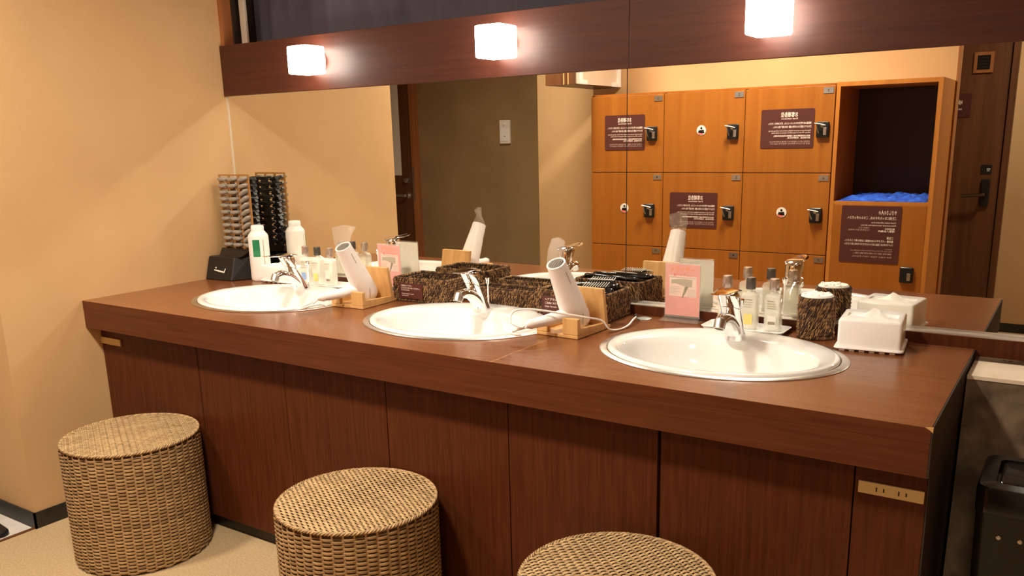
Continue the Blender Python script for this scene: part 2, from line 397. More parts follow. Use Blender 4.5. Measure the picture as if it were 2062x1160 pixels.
# faucet prototype (local coordinates, base at origin, front = -y)
def make_faucet(label):
    t = thing('faucet', label, 'faucet', (BAS[0][0], -0.222, ZC+0.008), group='chrome lever faucets')
    def ell(cy, z, rx, ry, tilt, n=24):
        return [(rx*math.cos(2*PI*i/n), cy+ry*math.sin(2*PI*i/n)*math.cos(tilt), z+ry*math.sin(2*PI*i/n)*math.sin(tilt)) for i in range(n)]
    m = MB(); m.loft([ell(0, 0, 0.0275, 0.029, 0), ell(0, 0.004, 0.0275, 0.029, 0), ell(-0.004, 0.022, 0.025, 0.026, -0.12), ell(-0.016, 0.048, 0.0235, 0.024, -0.35),
                      ell(-0.031, 0.070, 0.0245, 0.024, -0.50), ell(-0.038, 0.081, 0.0245, 0.0235, -0.52)])
    m.build('body', CHROME, t, smooth=True, local=True, angle=50)
    m = MB(); pts = smooth_path([(0, -0.008, 0.012), (0, -0.024, 0.036), (0, -0.052, 0.058), (0, -0.084, 0.068), (0, -0.108, 0.064)], 6)
    m.tube(pts, [0.0225-0.0075*i/(len(pts)-1) for i in range(len(pts))], 20, flat=0.85)
    m.build('spout', CHROME, t, smooth=True, local=True, angle=50)
    m = MB(); Mx = Matrix.Translation((0, -0.106, 0.070)) @ Matrix.Rotation(math.radians(152), 4, 'X')
    m.lathe([(0.013, 0), (0.0145, 0.006), (0.0138, 0.024), (0.011, 0.025), (0.011, 0.020)], seg=20, M=Mx)
    m.build('aerator', METAL, t, smooth=True, local=True)
    m = MB(); m.loft([ell(-0.0385, 0.0815, 0.0225, 0.0215, -0.52), ell(-0.040, 0.0835, 0.0215, 0.0205, -0.52), ell(-0.0415, 0.0865, 0.0245, 0.0240, -0.50), ell(-0.050, 0.105, 0.0265, 0.0265, -0.36), ell(-0.055, 0.1205, 0.0275, 0.0290, -0.16), ell(-0.056, 0.128, 0.023, 0.026, -0.05)])
    m.build('cartridge_housing', CHROME, t, smooth=True, local=True, angle=50)
    m = MB(); rg = []
    for (y, z, hw, ht) in ((-0.018, 0.1265, 0.016, 0.0035), (-0.030, 0.1300, 0.0250, 0.0055), (-0.062, 0.1345, 0.0275, 0.0050), (-0.095, 0.1335, 0.0250, 0.0035), (-0.130, 0.1360, 0.0215, 0.0028), (-0.148, 0.1385, 0.0130, 0.002)):
        rg.append([(hw*math.cos(2*PI*i/20), y, z+ht*math.sin(2*PI*i/20)) for i in range(20)])
    m.loft(rg); m.build('lever', CHROME, t, smooth=True, local=True, angle=60)
    m = MB(); m.lathe([(0.0028, 0), (0.0028, 0.075), (0.006, 0.080), (0.0085, 0.094), (0.007, 0.097)], (0.0, 0.038, 0.0), 14)
    m.build('drain_knob', CHROME, t, smooth=True, local=True)
    return t
fc = make_faucet('chrome lever faucet on the left basin, beside the tissue box with bottles')
dup(fc, (1.385, -0.232, ZC+0.008), 0, 'chrome lever faucet on the middle basin, in front of the dark baskets')
dup(fc, (2.180, -0.228, ZC+0.008), 0.0, 'chrome lever faucet on the right basin, in front of the bottle tray')

# ------------------------------------------------------------------ cabinet below
cab = thing('vanity_cabinet', 'reddish-brown wooden cabinet carrying the worktop, flat doors down to a dark plinth', 'cabinet', (L/2, YD, 0))
xs = [0.002, 0.5415, 0.9511, 1.3544, 1.7572, 2.1619, 2.5738, L-0.003]
gaps = [0.0012, 0.0020, 0.0007, 0.0014, 0.0012, 0.0040, 0.0014, 0.0005]
for i in range(7):
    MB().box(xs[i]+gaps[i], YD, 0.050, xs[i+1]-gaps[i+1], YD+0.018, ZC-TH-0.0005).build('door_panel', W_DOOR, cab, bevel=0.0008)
MB().box(0.002, YD+0.024, 0.0, L-0.01, YD+0.034, 0.0499).build('plinth', BASEB, cab)
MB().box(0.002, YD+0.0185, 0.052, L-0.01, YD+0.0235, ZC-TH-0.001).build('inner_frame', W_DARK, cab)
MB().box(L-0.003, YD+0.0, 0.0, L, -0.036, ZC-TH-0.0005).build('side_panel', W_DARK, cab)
def outlet(x0, z0, w_, n, label):
    t = thing('power_outlet', label, 'outlet', (x0+w_/2, YD, z0), group='power outlets under the worktop')
    MB().box(x0, YD-0.006, z0, x0+w_, YD-0.0003, z0+0.0245).build('cover_plate', OUTLET, t, bevel=0.0012)
    for k in range(n):
        cx = x0+w_*(0.5 if n == 1 else (0.34, 0.68)[k])
        MB().box(cx-0.0075, YD-0.0064, z0+0.0075, cx-0.0050, YD-0.0058, z0+0.0165).box(cx+0.0055, YD-0.0064, z0+0.0085, cx+0.0080, YD-0.0058, z0+0.0160).build('socket_slots', BLACK, t)
outlet(2.5825, 0.5845, 0.1175, 2, 'brass-coloured power outlet with two sockets under the right end of the worktop')
outlet(0.0040, 0.5890, 0.1185, 0, 'small plain tan cover plate under the left end of the worktop')

# low cabinet on the right with sloped mottled front
lc = thing('low_cabinet', 'low cabinet with cream top and mottled brown-grey front at the right', 'cabinet', (3.1, -0.2, 0))
sl = MB(); x0, x1 = L+0.006, 3.6
sl.add([(x0, -0.2154, 0.722), (x1, -0.2154, 0.722), (x1, -0.036, 0.722), (x0, -0.036, 0.722), (x0, -0.325, 0.0), (x1, -0.325, 0.0), (x1, -0.036, 0.0), (x0, -0.036, 0.0)],
       [(0, 1, 2, 3), (4, 7, 6, 5), (0, 4, 5, 1), (1, 5, 6, 2), (2, 6, 7, 3), (3, 7, 4, 0)])
sl.build('stone_front', GREYST, lc)
MB().box(x0, -0.218, 0.7222, x1, -0.0745, 0.732).build('top_board', CREAM, lc, bevel=0.001)
m = MB().box(x0, -0.0742, 0.7222, x1, -0.0355, 0.7335); m.build('rear_rail', GREYST, lc)
m = MB()
for cx in (2.772, 2.786): m.lathe([(0.004, 0), (0.004, 0.0006)], (cx, -0.055, 0.7336), 12)
m.build('screw_hole', W_DARK, lc)

# ------------------------------------------------------------------ stools
SR = 0.2035; SH = 0.39
def make_stool(label):
    t = thing('rattan_stool', label, 'stool', (0.453, -0.852, 0), group='round rattan stools')
    MB().lathe([(SR-0.006, 0.004), (SR-0.006, SH-0.010), (SR-0.014, SH-0.005)], seg=64).build('core', RATC, t, smooth=True, local=True)
    N = 48; m = MB(); P = 192
    z = 0.009; k = 0
    while z < SH-0.012:
        vs = []; ph = PI*k
        amp = 0.0031
        for i in range(P):
            a = 2*PI*i/P
            r = SR-0.0022 + 0.0036*math.cos(N/2*a+ph)
            r = max(r, SR-0.0052)
            c, s = math.cos(a), math.sin(a)
            hz = 0.0026 + 0.0014*math.cos(N/2*a+ph)
            vs += [((r+0.0010)*c, (r+0.0010)*s, z), (r*c, r*s, z+hz), ((r-0.0010)*c, (r-0.0010)*s, z), (r*c, r*s, z-hz)]
        fs = []
        for i in range(P):
            a = i*4; b = ((i+1) % P)*4
            for q in range(4): fs.append((a+q, b+q, b+(q+1) % 4, a+(q+1) % 4))
        m.add(vs, fs, random.choice((0, 0, 1, 1, 1, 2)))
        z += 0.0056; k += 1
    o = m.build('side_weave', TANS, t, smooth=True, local=True, angle=80); o['kind'] = 'stuff'
    m = MB()
    for i in range(N):
        a = 2*PI*(i+0.5)/N + PI/N*0
        c, s = math.cos(a), math.sin(a); tx, ty = -s*0.0024, c*0.0024
        r0, r1 = SR-0.0040, SR-0.0016
        vs = [(r0*c-tx, r0*s-ty, 0.006), (r1*c-tx, r1*s-ty, 0.006), (r1*c+tx, r1*s+ty, 0.006), (r0*c+tx, r0*s+ty, 0.006)]
        vs += [(v[0], v[1], SH-0.006) for v in vs]
        m.add(vs, [(0, 3, 2, 1), (4, 5, 6, 7), (0, 1, 5, 4), (1, 2, 6, 5), (2, 3, 7, 6), (3, 0, 4, 7)], 1)
    o = m.build('side_stakes', TANS, t, local=True); o['kind'] = 'stuff'
    # seat weave
    m = MB(); y = -SR+0.010; k = 0
    while y < SR-0.008:
        hx = math.sqrt(max(0, (SR-0.006)**2-y*y)); n = max(4, int(2*hx/0.0042)); pts = []
        vs = []
        for i in range(n+1):
            x = -hx+2*hx*i/n
            cw = math.cos(2*PI*x/0.036 + PI*k); zz = SH-0.0028 + 0.0026*cw; hw = 0.0028+0.0012*cw
            yy = y + 0.0006*math.sin(2*PI*x/0.034 + PI*k)
            vs += [(x, yy-hw, zz), (x, yy, zz+0.0013), (x, yy+hw, zz), (x, yy, zz-0.0012)]
        fs = [(i*4+q, i*4+4+q, i*4+4+(q+1) % 4, i*4+(q+1) % 4) for i in range(n) for q in range(4)]
        m.add(vs, fs, random.choice((0, 0, 1)))
        y += 0.0062; k += 1
    x = -SR+0.0085+0.0085*0
    while x < SR-0.006:
        hy = math.sqrt(max(0, (SR-0.008)**2-x*x))
        m.box(x-0.0022, -hy, SH-0.0036, x+0.0022, hy, SH-0.0018, 2)
        x += 0.017
    o = m.build('seat_weave', TANS, t, smooth=True, local=True, angle=80); o['kind'] = 'stuff'
    # braided rim
    m = MB(); n = 300
    for st in range(3):
        pts = []
        for i in range(n+1):
            a = 2*PI*i/n; tw = a*46 + st*2*PI/3
            r = SR-0.0040+0.0030*math.cos(tw); zz = SH-0.0030+0.0030*math.sin(tw)
            pts.append((r*math.cos(a), r*math.sin(a), zz))
        m.tube(pts, 0.0026, 5, st, cap=False)
    m.build('braided_rim', TANS, t, smooth=True, local=True, angle=80)
    for a in (0.6, 2.2, 3.8, 5.4): MB().lathe([(0.010, 0), (0.012, 0.006)], (0.17*math.cos(a), 0.17*math.sin(a), 0), 12).build('foot', BLACK, t, local=True)
    return t
st = make_stool('round rattan stool at the left, nearest the beige wall')
st.rotation_euler = (0, 0, math.radians(62))
dup(st, (1.428, -0.852, 0), math.radians(-14), 'round rattan stool in the middle of the row')
dup(st, (2.172, -0.870, 0), math.radians(48), 'round rattan stool at the right, only its woven top in view')

# ------------------------------------------------------------------ pedal / swing bin
bn = thing('trash_bin', 'black plastic swing-lid bin standing before the low cabinet', 'bin', (2.89, -0.425, 0))
bx0, bx1, by0, by1, bh = 2.775, 3.02, -0.54, -0.335, 0.600
cx, cy, hx, hy = (bx0+bx1)/2, (by0+by1)/2, (bx1-bx0)/2, (by1-by0)/2
m = MB(); m.loft([rrect(hx-0.012, hy-0.012, 0.02, 0.002, 6, cx, cy), rrect(hx-0.003, hy-0.003, 0.022, 0.52, 6, cx, cy), rrect(hx-0.003, hy-0.003, 0.022, 0.545, 6, cx, cy)])
m.build('bin_body', BLACK, bn, smooth=True, angle=50)
m = MB(); m.loft([rrect(hx, hy, 0.024, 0.546, 6, cx, cy), rrect(hx, hy, 0.024, 0.590, 6, cx, cy), rrect(hx-0.004, hy-0.004, 0.022, 0.598, 6, cx, cy), rrect(hx-0.030, hy-0.030, 0.015, 0.600, 6, cx, cy), rrect(hx-0.031, hy-0.031, 0.015, 0.585, 6, cx, cy)])
m.build('lid_frame', GLOSSB, bn, smooth=True, angle=50)
m = MB(); m.loft([rrect(hx-0.036, hy-0.036, 0.014, 0.586, 6, cx, cy), rrect(hx-0.036, hy-0.036, 0.014, 0.596, 6, cx, cy), rrect(hx-0.040, hy-0.040, 0.012, 0.599, 6, cx, cy)])
m.build('swing_flap', GLOSSB, bn, smooth=True, angle=50)
for rx in (2.822, 2.858):
    Mx = Matrix.Translation((rx, by0+0.0035, 0.500)) @ Matrix.Rotation(PI/2, 4, 'X')
    MB().lathe([(0.0042, 0), (0.0042, 0.0025), (0.002, 0.0035)], seg=14, M=Mx).build('rivet', METAL, bn, smooth=True)

# ------------------------------------------------------------------ things on the worktop
# comb rack
rk = thing('comb_rack', 'black-based rack with bronze acrylic plate full of combs in the left corner', 'rack', (0.09, -0.11, ZC))
m = MB(); z0 = ZC+0.0005
def quadbox(a, b, m_=0):   # a, b: lists of four (x, y, z)
    return [a[0], a[1], a[2], a[3], b[0], b[1], b[2], b[3]], [(0, 3, 2, 1), (4, 5, 6, 7), (0, 1, 5, 4), (1, 2, 6, 5), (2, 3, 7, 6), (3, 0, 4, 7)]
m.add(*quadbox([(0.004, -0.190, z0), (0.145, -0.180, z0), (0.185, -0.105, z0), (0.004, -0.045, z0)],
               [(0.006, -0.165, z0+0.090), (0.140, -0.150, z0+0.088), (0.175, -0.100, z0+0.090), (0.006, -0.050, z0+0.090)]))
m.build('base', BLACK, rk, bevel=0.004)
a = Vector((0.004, -0.190, z0)); b = Vector((0.145, -0.180, z0)); c = Vector((0.006, -0.165, z0+0.090))
xd = (b-a).normalized(); up = (c-a); up = (up-xd*up.dot(xd)).normalized()
FM = frame(a+xd*0.045+up*0.036+xd.cross(up)*0.0012, xd, up)
m = MB()
m.tube([(0, 0.004, 0), (0.030, 0.0, 0), (0.055, -0.003, 0), (0.061, 0.012, 0)], [0.0022, 0.0030, 0.0034, 0.0020], 8, M=FM, flat=0.4)
m.lathe([(0.0032, 0), (0.0032, 0.0012)], (0.008, 0.013, -0.0005), 12, M=FM)
m.build('emblem', CARDB, rk, smooth=True)
# plate with crescent slots
m = MB(); PX0, PX1, PZ0, PZ1, PY = 0.020, 0.198, ZC+0.09, 1.155, -0.092
cols = [0.052, 0.108, 0.166]; rows = [1.137-0.0255*i for i in range(11)]
m.box(PX0, PY, PZ0, PX1, PY+0.004, rows[-1]-0.012); m.box(PX0, PY, PZ1-0.006, PX1, PY+0.004, PZ1)
edges = [PX0, cols[0]-0.023, cols[0]+0.023, cols[1]-0.023, cols[1]+0.023, cols[2]-0.024, cols[2]+0.024, PX1]
for q in (0, 2, 4, 6): m.box(edges[q], PY, rows[-1]-0.012, edges[q+1], PY+0.004, PZ1-0.006)
for c_ in cols:
    for r_ in rows:
        vs = []; n = 8
        for i in range(n+1):
            u = -1+2*i/n; xx = c_+0.023*u; zt = r_-0.003-0.009*(1-u*u)*0.9
            for yy in (PY, PY+0.004): vs += [(xx, yy, zt), (xx, yy, r_-0.0135)]
        fs = []
        for i in range(n):
            a_ = i*4; b_ = a_+4
            fs += [(a_, a_+1, b_+1, b_), (a_+2, b_+2, b_+3, a_+3), (a_, b_, b_+2, a_+2), (a_+1, a_+3, b_+3, b_+1)]
        m.add(vs, fs)
m.build('slotted_plate', SMOKE, rk)
m = MB(); m.add(*quadbox([(0.050, -0.150, z0+0.089), (0.165, -0.140, z0+0.089), (0.178, -0.070, z0+0.089), (0.045, -0.060, z0+0.089)],
                        [(0.024, -0.112, 0.868), (0.200, -0.112, 0.868), (0.205, -0.050, 0.868), (0.024, -0.050, 0.868)]))
m.build('comb_well', GLOSSB, rk)
# combs: grey rounded head in front of the plate, black toothed body hanging behind
def comb_mesh(tilt, long):
    pass
def make_comb(x, z, tilt, ln, first=None):
    t = thing('comb', None, 'comb', (x, PY, z), group='black combs with grey heads in the rack')
    if first is None:
        m = MB(); rg = []
        n = 12
        for yy, k in ((-0.018, 0.55), (-0.0160, 0.85), (-0.011, 1.0), (0.004, 1.0), (0.010, 0.85)):
            rg.append([(0.0235*k*math.copysign(abs(math.cos(2*PI*i/n))**0.7, math.cos(2*PI*i/n)), yy, 0.0080*k*math.sin(2*PI*i/n)) for i in range(n)])
        m.loft(rg); m.build('comb_head', GREYP, t, smooth=True, local=True, angle=70)
        m = MB(); m.box(-0.017, 0.004, -0.006, 0.017, 0.034, 0.002); m.box(-0.015, 0.026, -0.022, 0.015, 0.040, -0.004)
        for q in range(9): m.box(-0.016+q*0.004, 0.034, -0.010, -0.0145+q*0.004, 0.046, 0.001)
        m.build('comb_body', BLACK, t, local=True)
    else:
        for ch in first.children:
            c_ = ch.copy(); COL.objects.link(c_); c_.parent = t
    t.rotation_euler = (0, tilt, 0)
    return t
first = None; colname = ['left', 'middle', 'right']
ordn = ['topmost', 'second', 'third', 'fourth', 'fifth', 'sixth', 'seventh', 'eighth', 'ninth', 'tenth', 'lowest']
for ci, c_ in enumerate(cols):
    for ri, r_ in enumerate(rows):
        tilt = 0.0 + random.uniform(-0.06, 0.06) if ci < 2 else (-0.55 if 1 < ri < 10 else -0.25 if ri < 10 else 0.15)
        cb = make_comb(c_ + (0.004 if ci == 2 else 0)+random.uniform(-0.0015, 0.0015), r_, tilt, 0, first)
        if first is None: first = cb
        cb['label'] = 'grey-headed black comb, %s of the %s column in the comb rack' % (ordn[ri] if ri in (0, 10) else ordn[ri]+' from the top', colname[ci])

# spray can
sp = thing('spray_can', 'white spray can with green label in front of the comb rack', 'can', (0.224, -0.094, ZC))
m = MB(); m.lathe([(0.036, 0.001), (0.038, 0.005), (0.0385, 0.012), (0.0385, 0.170), (0.036, 0.178), (0.026, 0.190), (0.0235, 0.193)], (0.224, -0.094, ZC), 36)
m.build('can_body', PINKW, sp, smooth=True)
m = MB(); m.lathe([(0.0245, 0.1932), (0.0245, 0.208), (0.0225, 0.213), (0.010, 0.2145)], (0.224, -0.094, ZC), 28)
m.build('cap', WHITE, sp, smooth=True)
def curved_label(mb, cx, cy, r, a0, a1, z0, z1, m=0, n=8):
    vs = []
    for i in range(n+1):
        a_ = a0+(a1-a0)*i/n
        vs += [(cx+r*math.cos(a_), cy+r*math.sin(a_), z0), (cx+r*math.cos(a_), cy+r*math.sin(a_), z1)]
    mb.add(vs, [(2*i, 2*i+2, 2*i+3, 2*i+1) for i in range(n)], m)
m = MB(); av = math.radians(-52)
curved_label(m, 0.224, -0.094, 0.0389, av-0.42, av+0.30, ZC+0.095, ZC+0.160, 0)
curved_label(m, 0.224, -0.094, 0.0389, av+0.62, av+0.70, ZC+0.02, ZC+0.160, 1)
for q in range(9): curved_label(m, 0.224, -0.094, 0.0389, av-0.95, av-0.95+random.uniform(0.12, 0.24), ZC+0.030+q*0.014, ZC+0.033+q*0.014, 2, 3)
m.build('print', [GREEN, GREYLT, PINKL], sp)

# tissue boxes
def make_tissue(label, loc, rot, w_, d_, h_):
    t = thing('tissue_box', label, 'tissue box', loc, rot, group='white tissue boxes')
    hx, hy = w_/2, d_/2
    m = MB(); m.loft([rrect(hx, hy, 0.008, 0.006, 5), rrect(hx, hy, 0.008, h_-0.006, 5), rrect(hx-0.002, hy-0.002, 0.007, h_-0.0015, 5), rrect(hx-0.006, hy-0.006, 0.006, h_, 5), rrect(hx*0.80, hy*0.36, 0.008, h_, 5), rrect(hx*0.78, hy*0.32, 0.007, h_-0.004, 5)])
    m.build('cover', WHITE, t, smooth=True, local=True, angle=50)
    m = MB(); m.loft([rrect(hx+0.004, hy+0.004, 0.010, 0.005, 5), rrect(hx+0.007, hy+0.007, 0.011, 0.0075, 5), rrect(hx+0.006, hy+0.006, 0.011, 0.0105, 5), rrect(hx+0.001, hy+0.001, 0.009, 0.0115, 5)])
    for i in range(6):
        for sy in (-1, 1): m.box(-hx+0.006+i*(w_-0.03)/5, sy*(hy-0.004)-0.003, 0.0003, -hx+0.018+i*(w_-0.03)/5, sy*(hy-0.004)+0.003, 0.0055)
    m.build('base_flange', WHITE, t, smooth=True, local=True, angle=50)
    m = MB(); random.seed(3); n = 9
    vs = []
    for i in range(n):
        u = -1+2*i/(n-1); zz = h_-0.003 + 0.024*max(0.0, 1-abs(u-0.08))**1.3
        vs += [(u*hx*0.66, -0.010+0.003*math.sin(i*2), h_-0.003), (u*hx*0.50, 0.004*math.sin(i*1.7), zz), (u*hx*0.66, 0.010+0.003*math.cos(i*2), h_-0.003)]
    fs = []
    for i in range(n-1): fs += [(3*i, 3*i+3, 3*i+4, 3*i+1), (3*i+1, 3*i+4, 3*i+5, 3*i+2)]
    m.add(vs, fs); m.build('tissue', PAPER, t, smooth=True, local=True, angle=80)
    return t
make_tissue('white tissue box at the right end of the worktop, beside the woven cup', (2.488, -0.122, ZC), math.radians(5.5), 0.143, 0.140, 0.078)
make_tissue('white tissue box in the left corner between spray can and bottles', (0.349, -0.094, ZC), math.radians(-1), 0.160, 0.078, 0.066)

# woven cup
def twig_wall(mb, f, length, height, rows_, pitch, tw_len, rad, slant=0.5, rnd=0.25):
    """twigs on surface f(s, z, off) -> point"""
    for r in range(rows_):
        zc = height*(r+0.5)/rows_
        n = int(length/pitch)
        for i in range(n):
            s_ = (i+0.5*(r % 2)+random.uniform(-rnd, rnd))*pitch
            sl_ = slant*(1 if r % 2 == 0 else 0.8)+random.uniform(-0.25, 0.25)
            dz = tw_len/2*math.cos(sl_); ds = tw_len/2*math.sin(sl_)
            za, zb = max(0.0015, zc-dz), min(height-0.0005, zc+dz)
            p0 = f(s_-ds, za, 0.0002); p1 = f(s_, zc, 0.0019+random.uniform(0, 0.0008)); p2 = f(s_+ds, zb, 0.0002)
            mb.tube([p0, p1, p2], [rad*0.55, rad, rad*0.55], 4, random.choices((0, 1, 2, 3), (3, 4, 3.6, 2.2))[0], cap=False)
cup = thing('woven_cup', 'round dark woven cup full of white cotton beside the tissue box', 'cup', (2.343, -0.083, ZC))
ccx, ccy, cr_, chh = 2.343, -0.083, 0.0445, 0.108
m = MB(); m.lathe([(cr_-0.002, 0.0005), (cr_, 0.004), (cr_, chh-0.001), (cr_-0.003, chh), (cr_-0.004, chh-0.01), (cr_-0.004, 0.06)], (ccx, ccy, ZC), 36)
m.build('lining', TWIGC, cup, smooth=True)
m = MB(); fcup = lambda s_, z, off: (ccx+(cr_+off)*math.cos(s_/cr_), ccy+(cr_+off)*math.sin(s_/cr_), ZC+z)
twig_wall(m, fcup, 2*PI*cr_, chh, 11, 0.0036, 0.0145, 0.0013, 0.5)
o = m.build('twig_weave', TWIG, cup); o['kind'] = 'stuff'
m = MB(); m.lathe([(cr_-0.0042, chh-0.012), (cr_-0.0042, chh+0.001), (cr_-0.008, chh+0.005), (0.001, chh+0.006)], (ccx, ccy, ZC), 32)
for q in range(26):
    a_ = random.uniform(0, 2*PI); rr = random.uniform(0.0, cr_-0.010)
    m.lathe([(0.0, -0.003), (0.006, 0.0), (0.005, 0.003), (0.001, 0.0045)], (ccx+rr*math.cos(a_), ccy+rr*math.sin(a_), ZC+chh+0.004), 8, cap0=False)
m.build('cotton', PAPER, cup, smooth=True)

# baskets
def make_basket(label, x0, x1, y0, y1, h_, grp='dark woven baskets'):
    t = thing('woven_basket', label, 'basket', ((x0+x1)/2, (y0+y1)/2, ZC), group=grp)
    m = MB(); th = 0.004; z = ZC+0.0005
    m.box(x0, y0, z, x1, y1, z+0.004)
    m.box(x0+0.0017, y0+0.0017, z, x1-0.0017, y0+th+0.0017, ZC+h_-0.002); m.box(x0+0.0017, y1-th-0.0017, z, x1-0.0017, y1-0.0017, ZC+h_-0.002)
    m.box(x0+0.0017, y0+0.0017, z, x0+th+0.0017, y1-0.0017, ZC+h_-0.002); m.box(x1-th-0.0017, y0+0.0017, z, x1-0.0017, y1-0.0017, ZC+h_-0.002)
    m.build('lining', TWIGC, t)
    e = 0.0017
    W, D = (x1-x0), (y1-y0); R = max(4, int(h_/0.0078))
    m = MB()
    walls = [(lambda s_, q, off: (x0+min(max(s_, 0), W), y0+e-off, ZC+q), W), (lambda s_, q, off: (x1-e+off, y0+min(max(s_, 0), D), ZC+q), D),
             (lambda s_, q, off: (x1-min(max(s_, 0), W), y1-e+off, ZC+q), W), (lambda s_, q, off: (x0+e-off, y1-min(max(s_, 0), D), ZC+q), D)]
    for f, ln_ in walls: twig_wall(m, f, ln_, h_-0.002, R, 0.0037, 0.0125, 0.0012, 0.35)
    i_ = e+th
    inner = [(lambda s_, q, off: (x0+min(max(s_, 0), W), y1-i_-off, ZC+q), W), (lambda s_, q, off: (x0+i_+off, y0+min(max(s_, 0), D), ZC+q), D),
             (lambda s_, q, off: (x1-i_-off, y0+min(max(s_, 0), D), ZC+q), D), (lambda s_, q, off: (x0+min(max(s_, 0), W), y0+i_+off, ZC+q), W)]
    for f, ln_ in inner: twig_wall(m, f, ln_, h_-0.004, R, 0.0052, 0.0125, 0.0013, 0.35)
    o = m.build('twig_weave', TWIG, t); o['kind'] = 'stuff'
    # rim: whipped edge
    m = MB(); zt = ZC+h_-0.001; off = e+th/2
    cs = [(x0+off, y0+off), (x1-off, y0+off), (x1-off, y1-off), (x0+off, y1-off)]
    for q in range(4):
        ax, ay = cs[q]; bx, by = cs[(q+1) % 4]
        ln_ = math.hypot(bx-ax, by-ay); n = int(ln_/0.004)
        m.tube([(ax, ay, zt), (bx, by, zt)], 0.0030, 6, 0)
        for i in range(n):
            u = (i+0.5)/n; px, py = ax+(bx-ax)*u, ay+(by-ay)*u
            dx, dy = (bx-ax)/ln_, (by-ay)/ln_
            nx, ny = dy, -dx
            pts = [(px+nx*0.0042*math.cos(w_)+dx*0.0012*w_, py+ny*0.0042*math.cos(w_)+dy*0.0012*w_, zt+0.0042*math.sin(w_)) for w_ in (-0.7, 0.3, 1.3, 2.3, 3.4)]
            m.tube(pts, 0.0011, 4, random.choices((0, 1, 2, 3), (2, 3, 3, 2))[0], cap=False)
    o = m.build('whipped_rim', TWIG, t); o['kind'] = 'stuff'
    return t
def basket_label(t, x0, z0, w_, h_, y, lines):
    m = MB(); m.box(x0, y-0.0016, z0, x0+w_, y-0.0004, z0+h_, 0)
    for (s_, sz, dx, dz, wd) in lines:
        put_text(m, s_, sz, frame((x0+dx, y-0.0019, z0+dz), (1, 0, 0), (0, 0, 1)), 1, width=wd)
    m.build('label_plate', [SIGNM, SIGNT], t)
bl = make_basket('dark woven basket left of the middle faucet, maroon label on its front', 0.992, 1.212, -0.187, -0.037, 0.077)
basket_label(bl, 1.020, ZC+0.012, 0.100, 0.050, -0.1895, [('使用済みヘアブラシ', 0.006, 0.010, 0.040, 0.045), ('こちらにお入れください。', 0.0065, 0.010, 0.032, 0.080), ('Used hair brushes', 0.005, 0.010, 0.026, 0.035), ('Please return used', 0.005, 0.012, 0.014, 0.050), ('brushes here.', 0.005, 0.012, 0.008, 0.028)])
make_basket('low empty dark woven basket behind the middle faucet', 1.262, 1.535, -0.116, -0.037, 0.055)
brk = make_basket('dark woven basket filled with black hairbrushes, behind the right hair dryer', 1.558, 1.792, -0.190, -0.037, 0.080)
basket_label(brk, 1.580, ZC+0.006, 0.098, 0.060, -0.1925, [('ヘアブラシ', 0.009, 0.010, 0.046, 0.040), ('ご自由にお使いください。', 0.007, 0.010, 0.036, 0.078), ('Hair brush', 0.007, 0.010, 0.026, 0.040), ('Please feel free to use.', 0.005, 0.010, 0.014, 0.060)])

# hairbrushes in the basket
def make_brush():
    t = thing('hairbrush', None, 'hairbrush', (0, 0, 0), group='black hairbrushes in the basket')
    m = MB(); rg = []
    for x, hw, ht in ((-0.10, 0.006, 0.005), (-0.095, 0.009, 0.007), (-0.05, 0.008, 0.006), (-0.01, 0.008, 0.006), (0.005, 0.016, 0.007), (0.02, 0.019, 0.008), (0.08, 0.019, 0.008), (0.092, 0.015, 0.007), (0.098, 0.006, 0.004)):
        rg.append([(x, hw*math.cos(2*PI*i/14), ht*math.sin(2*PI*i/14)) for i in range(14)])
    m.loft(rg); m.build('brush_body', GLOSSB, t, smooth=True, local=True, angle=60)
    m = MB()
    for i in range(10):
        for j in range(5):
            x = 0.012+i*0.0078; y = -0.013+j*0.0065
            m.tube([(x, y, 0.006), (x, y*1.15, 0.019)], 0.0008, 4, 0, cap=False)
            m.lathe([(0.0005, 0), (0.0019, 0.0014), (0.0005, 0.0030)], (x, y*1.15, 0.0185), 6, m=1)
    m.build('bristles', [BLACK, CARDB], t, local=True)['kind'] = 'stuff'
    return t
hb = make_brush()
hb.location = (1.690, -0.150, ZC+0.082); hb.rotation_euler = (0.25, -0.03, 0.10); hb['label'] = 'black hairbrush at the front of the brush basket'
hbs = [((1.685, -0.112, ZC+0.090), (-0.15, -0.02, 0.05), 'black hairbrush in the middle of the brush basket, second from the front'),
       ((1.670, -0.074, ZC+0.086), (0.2, 0.0, 0.12), 'black hairbrush at the back of the brush basket, against the mirror'),
       ((1.690, -0.140, ZC+0.046), (0.0, 0.0, 0.0), 'black hairbrush under the others at the bottom front of the basket'),
       ((1.672, -0.090, ZC+0.046), (0.0, 0.0, -0.05), 'black hairbrush under the others at the bottom back of the basket')]
for p_, r_, lb in hbs:
    q = dup(hb, p_, 0, lb); q.rotation_euler = r_

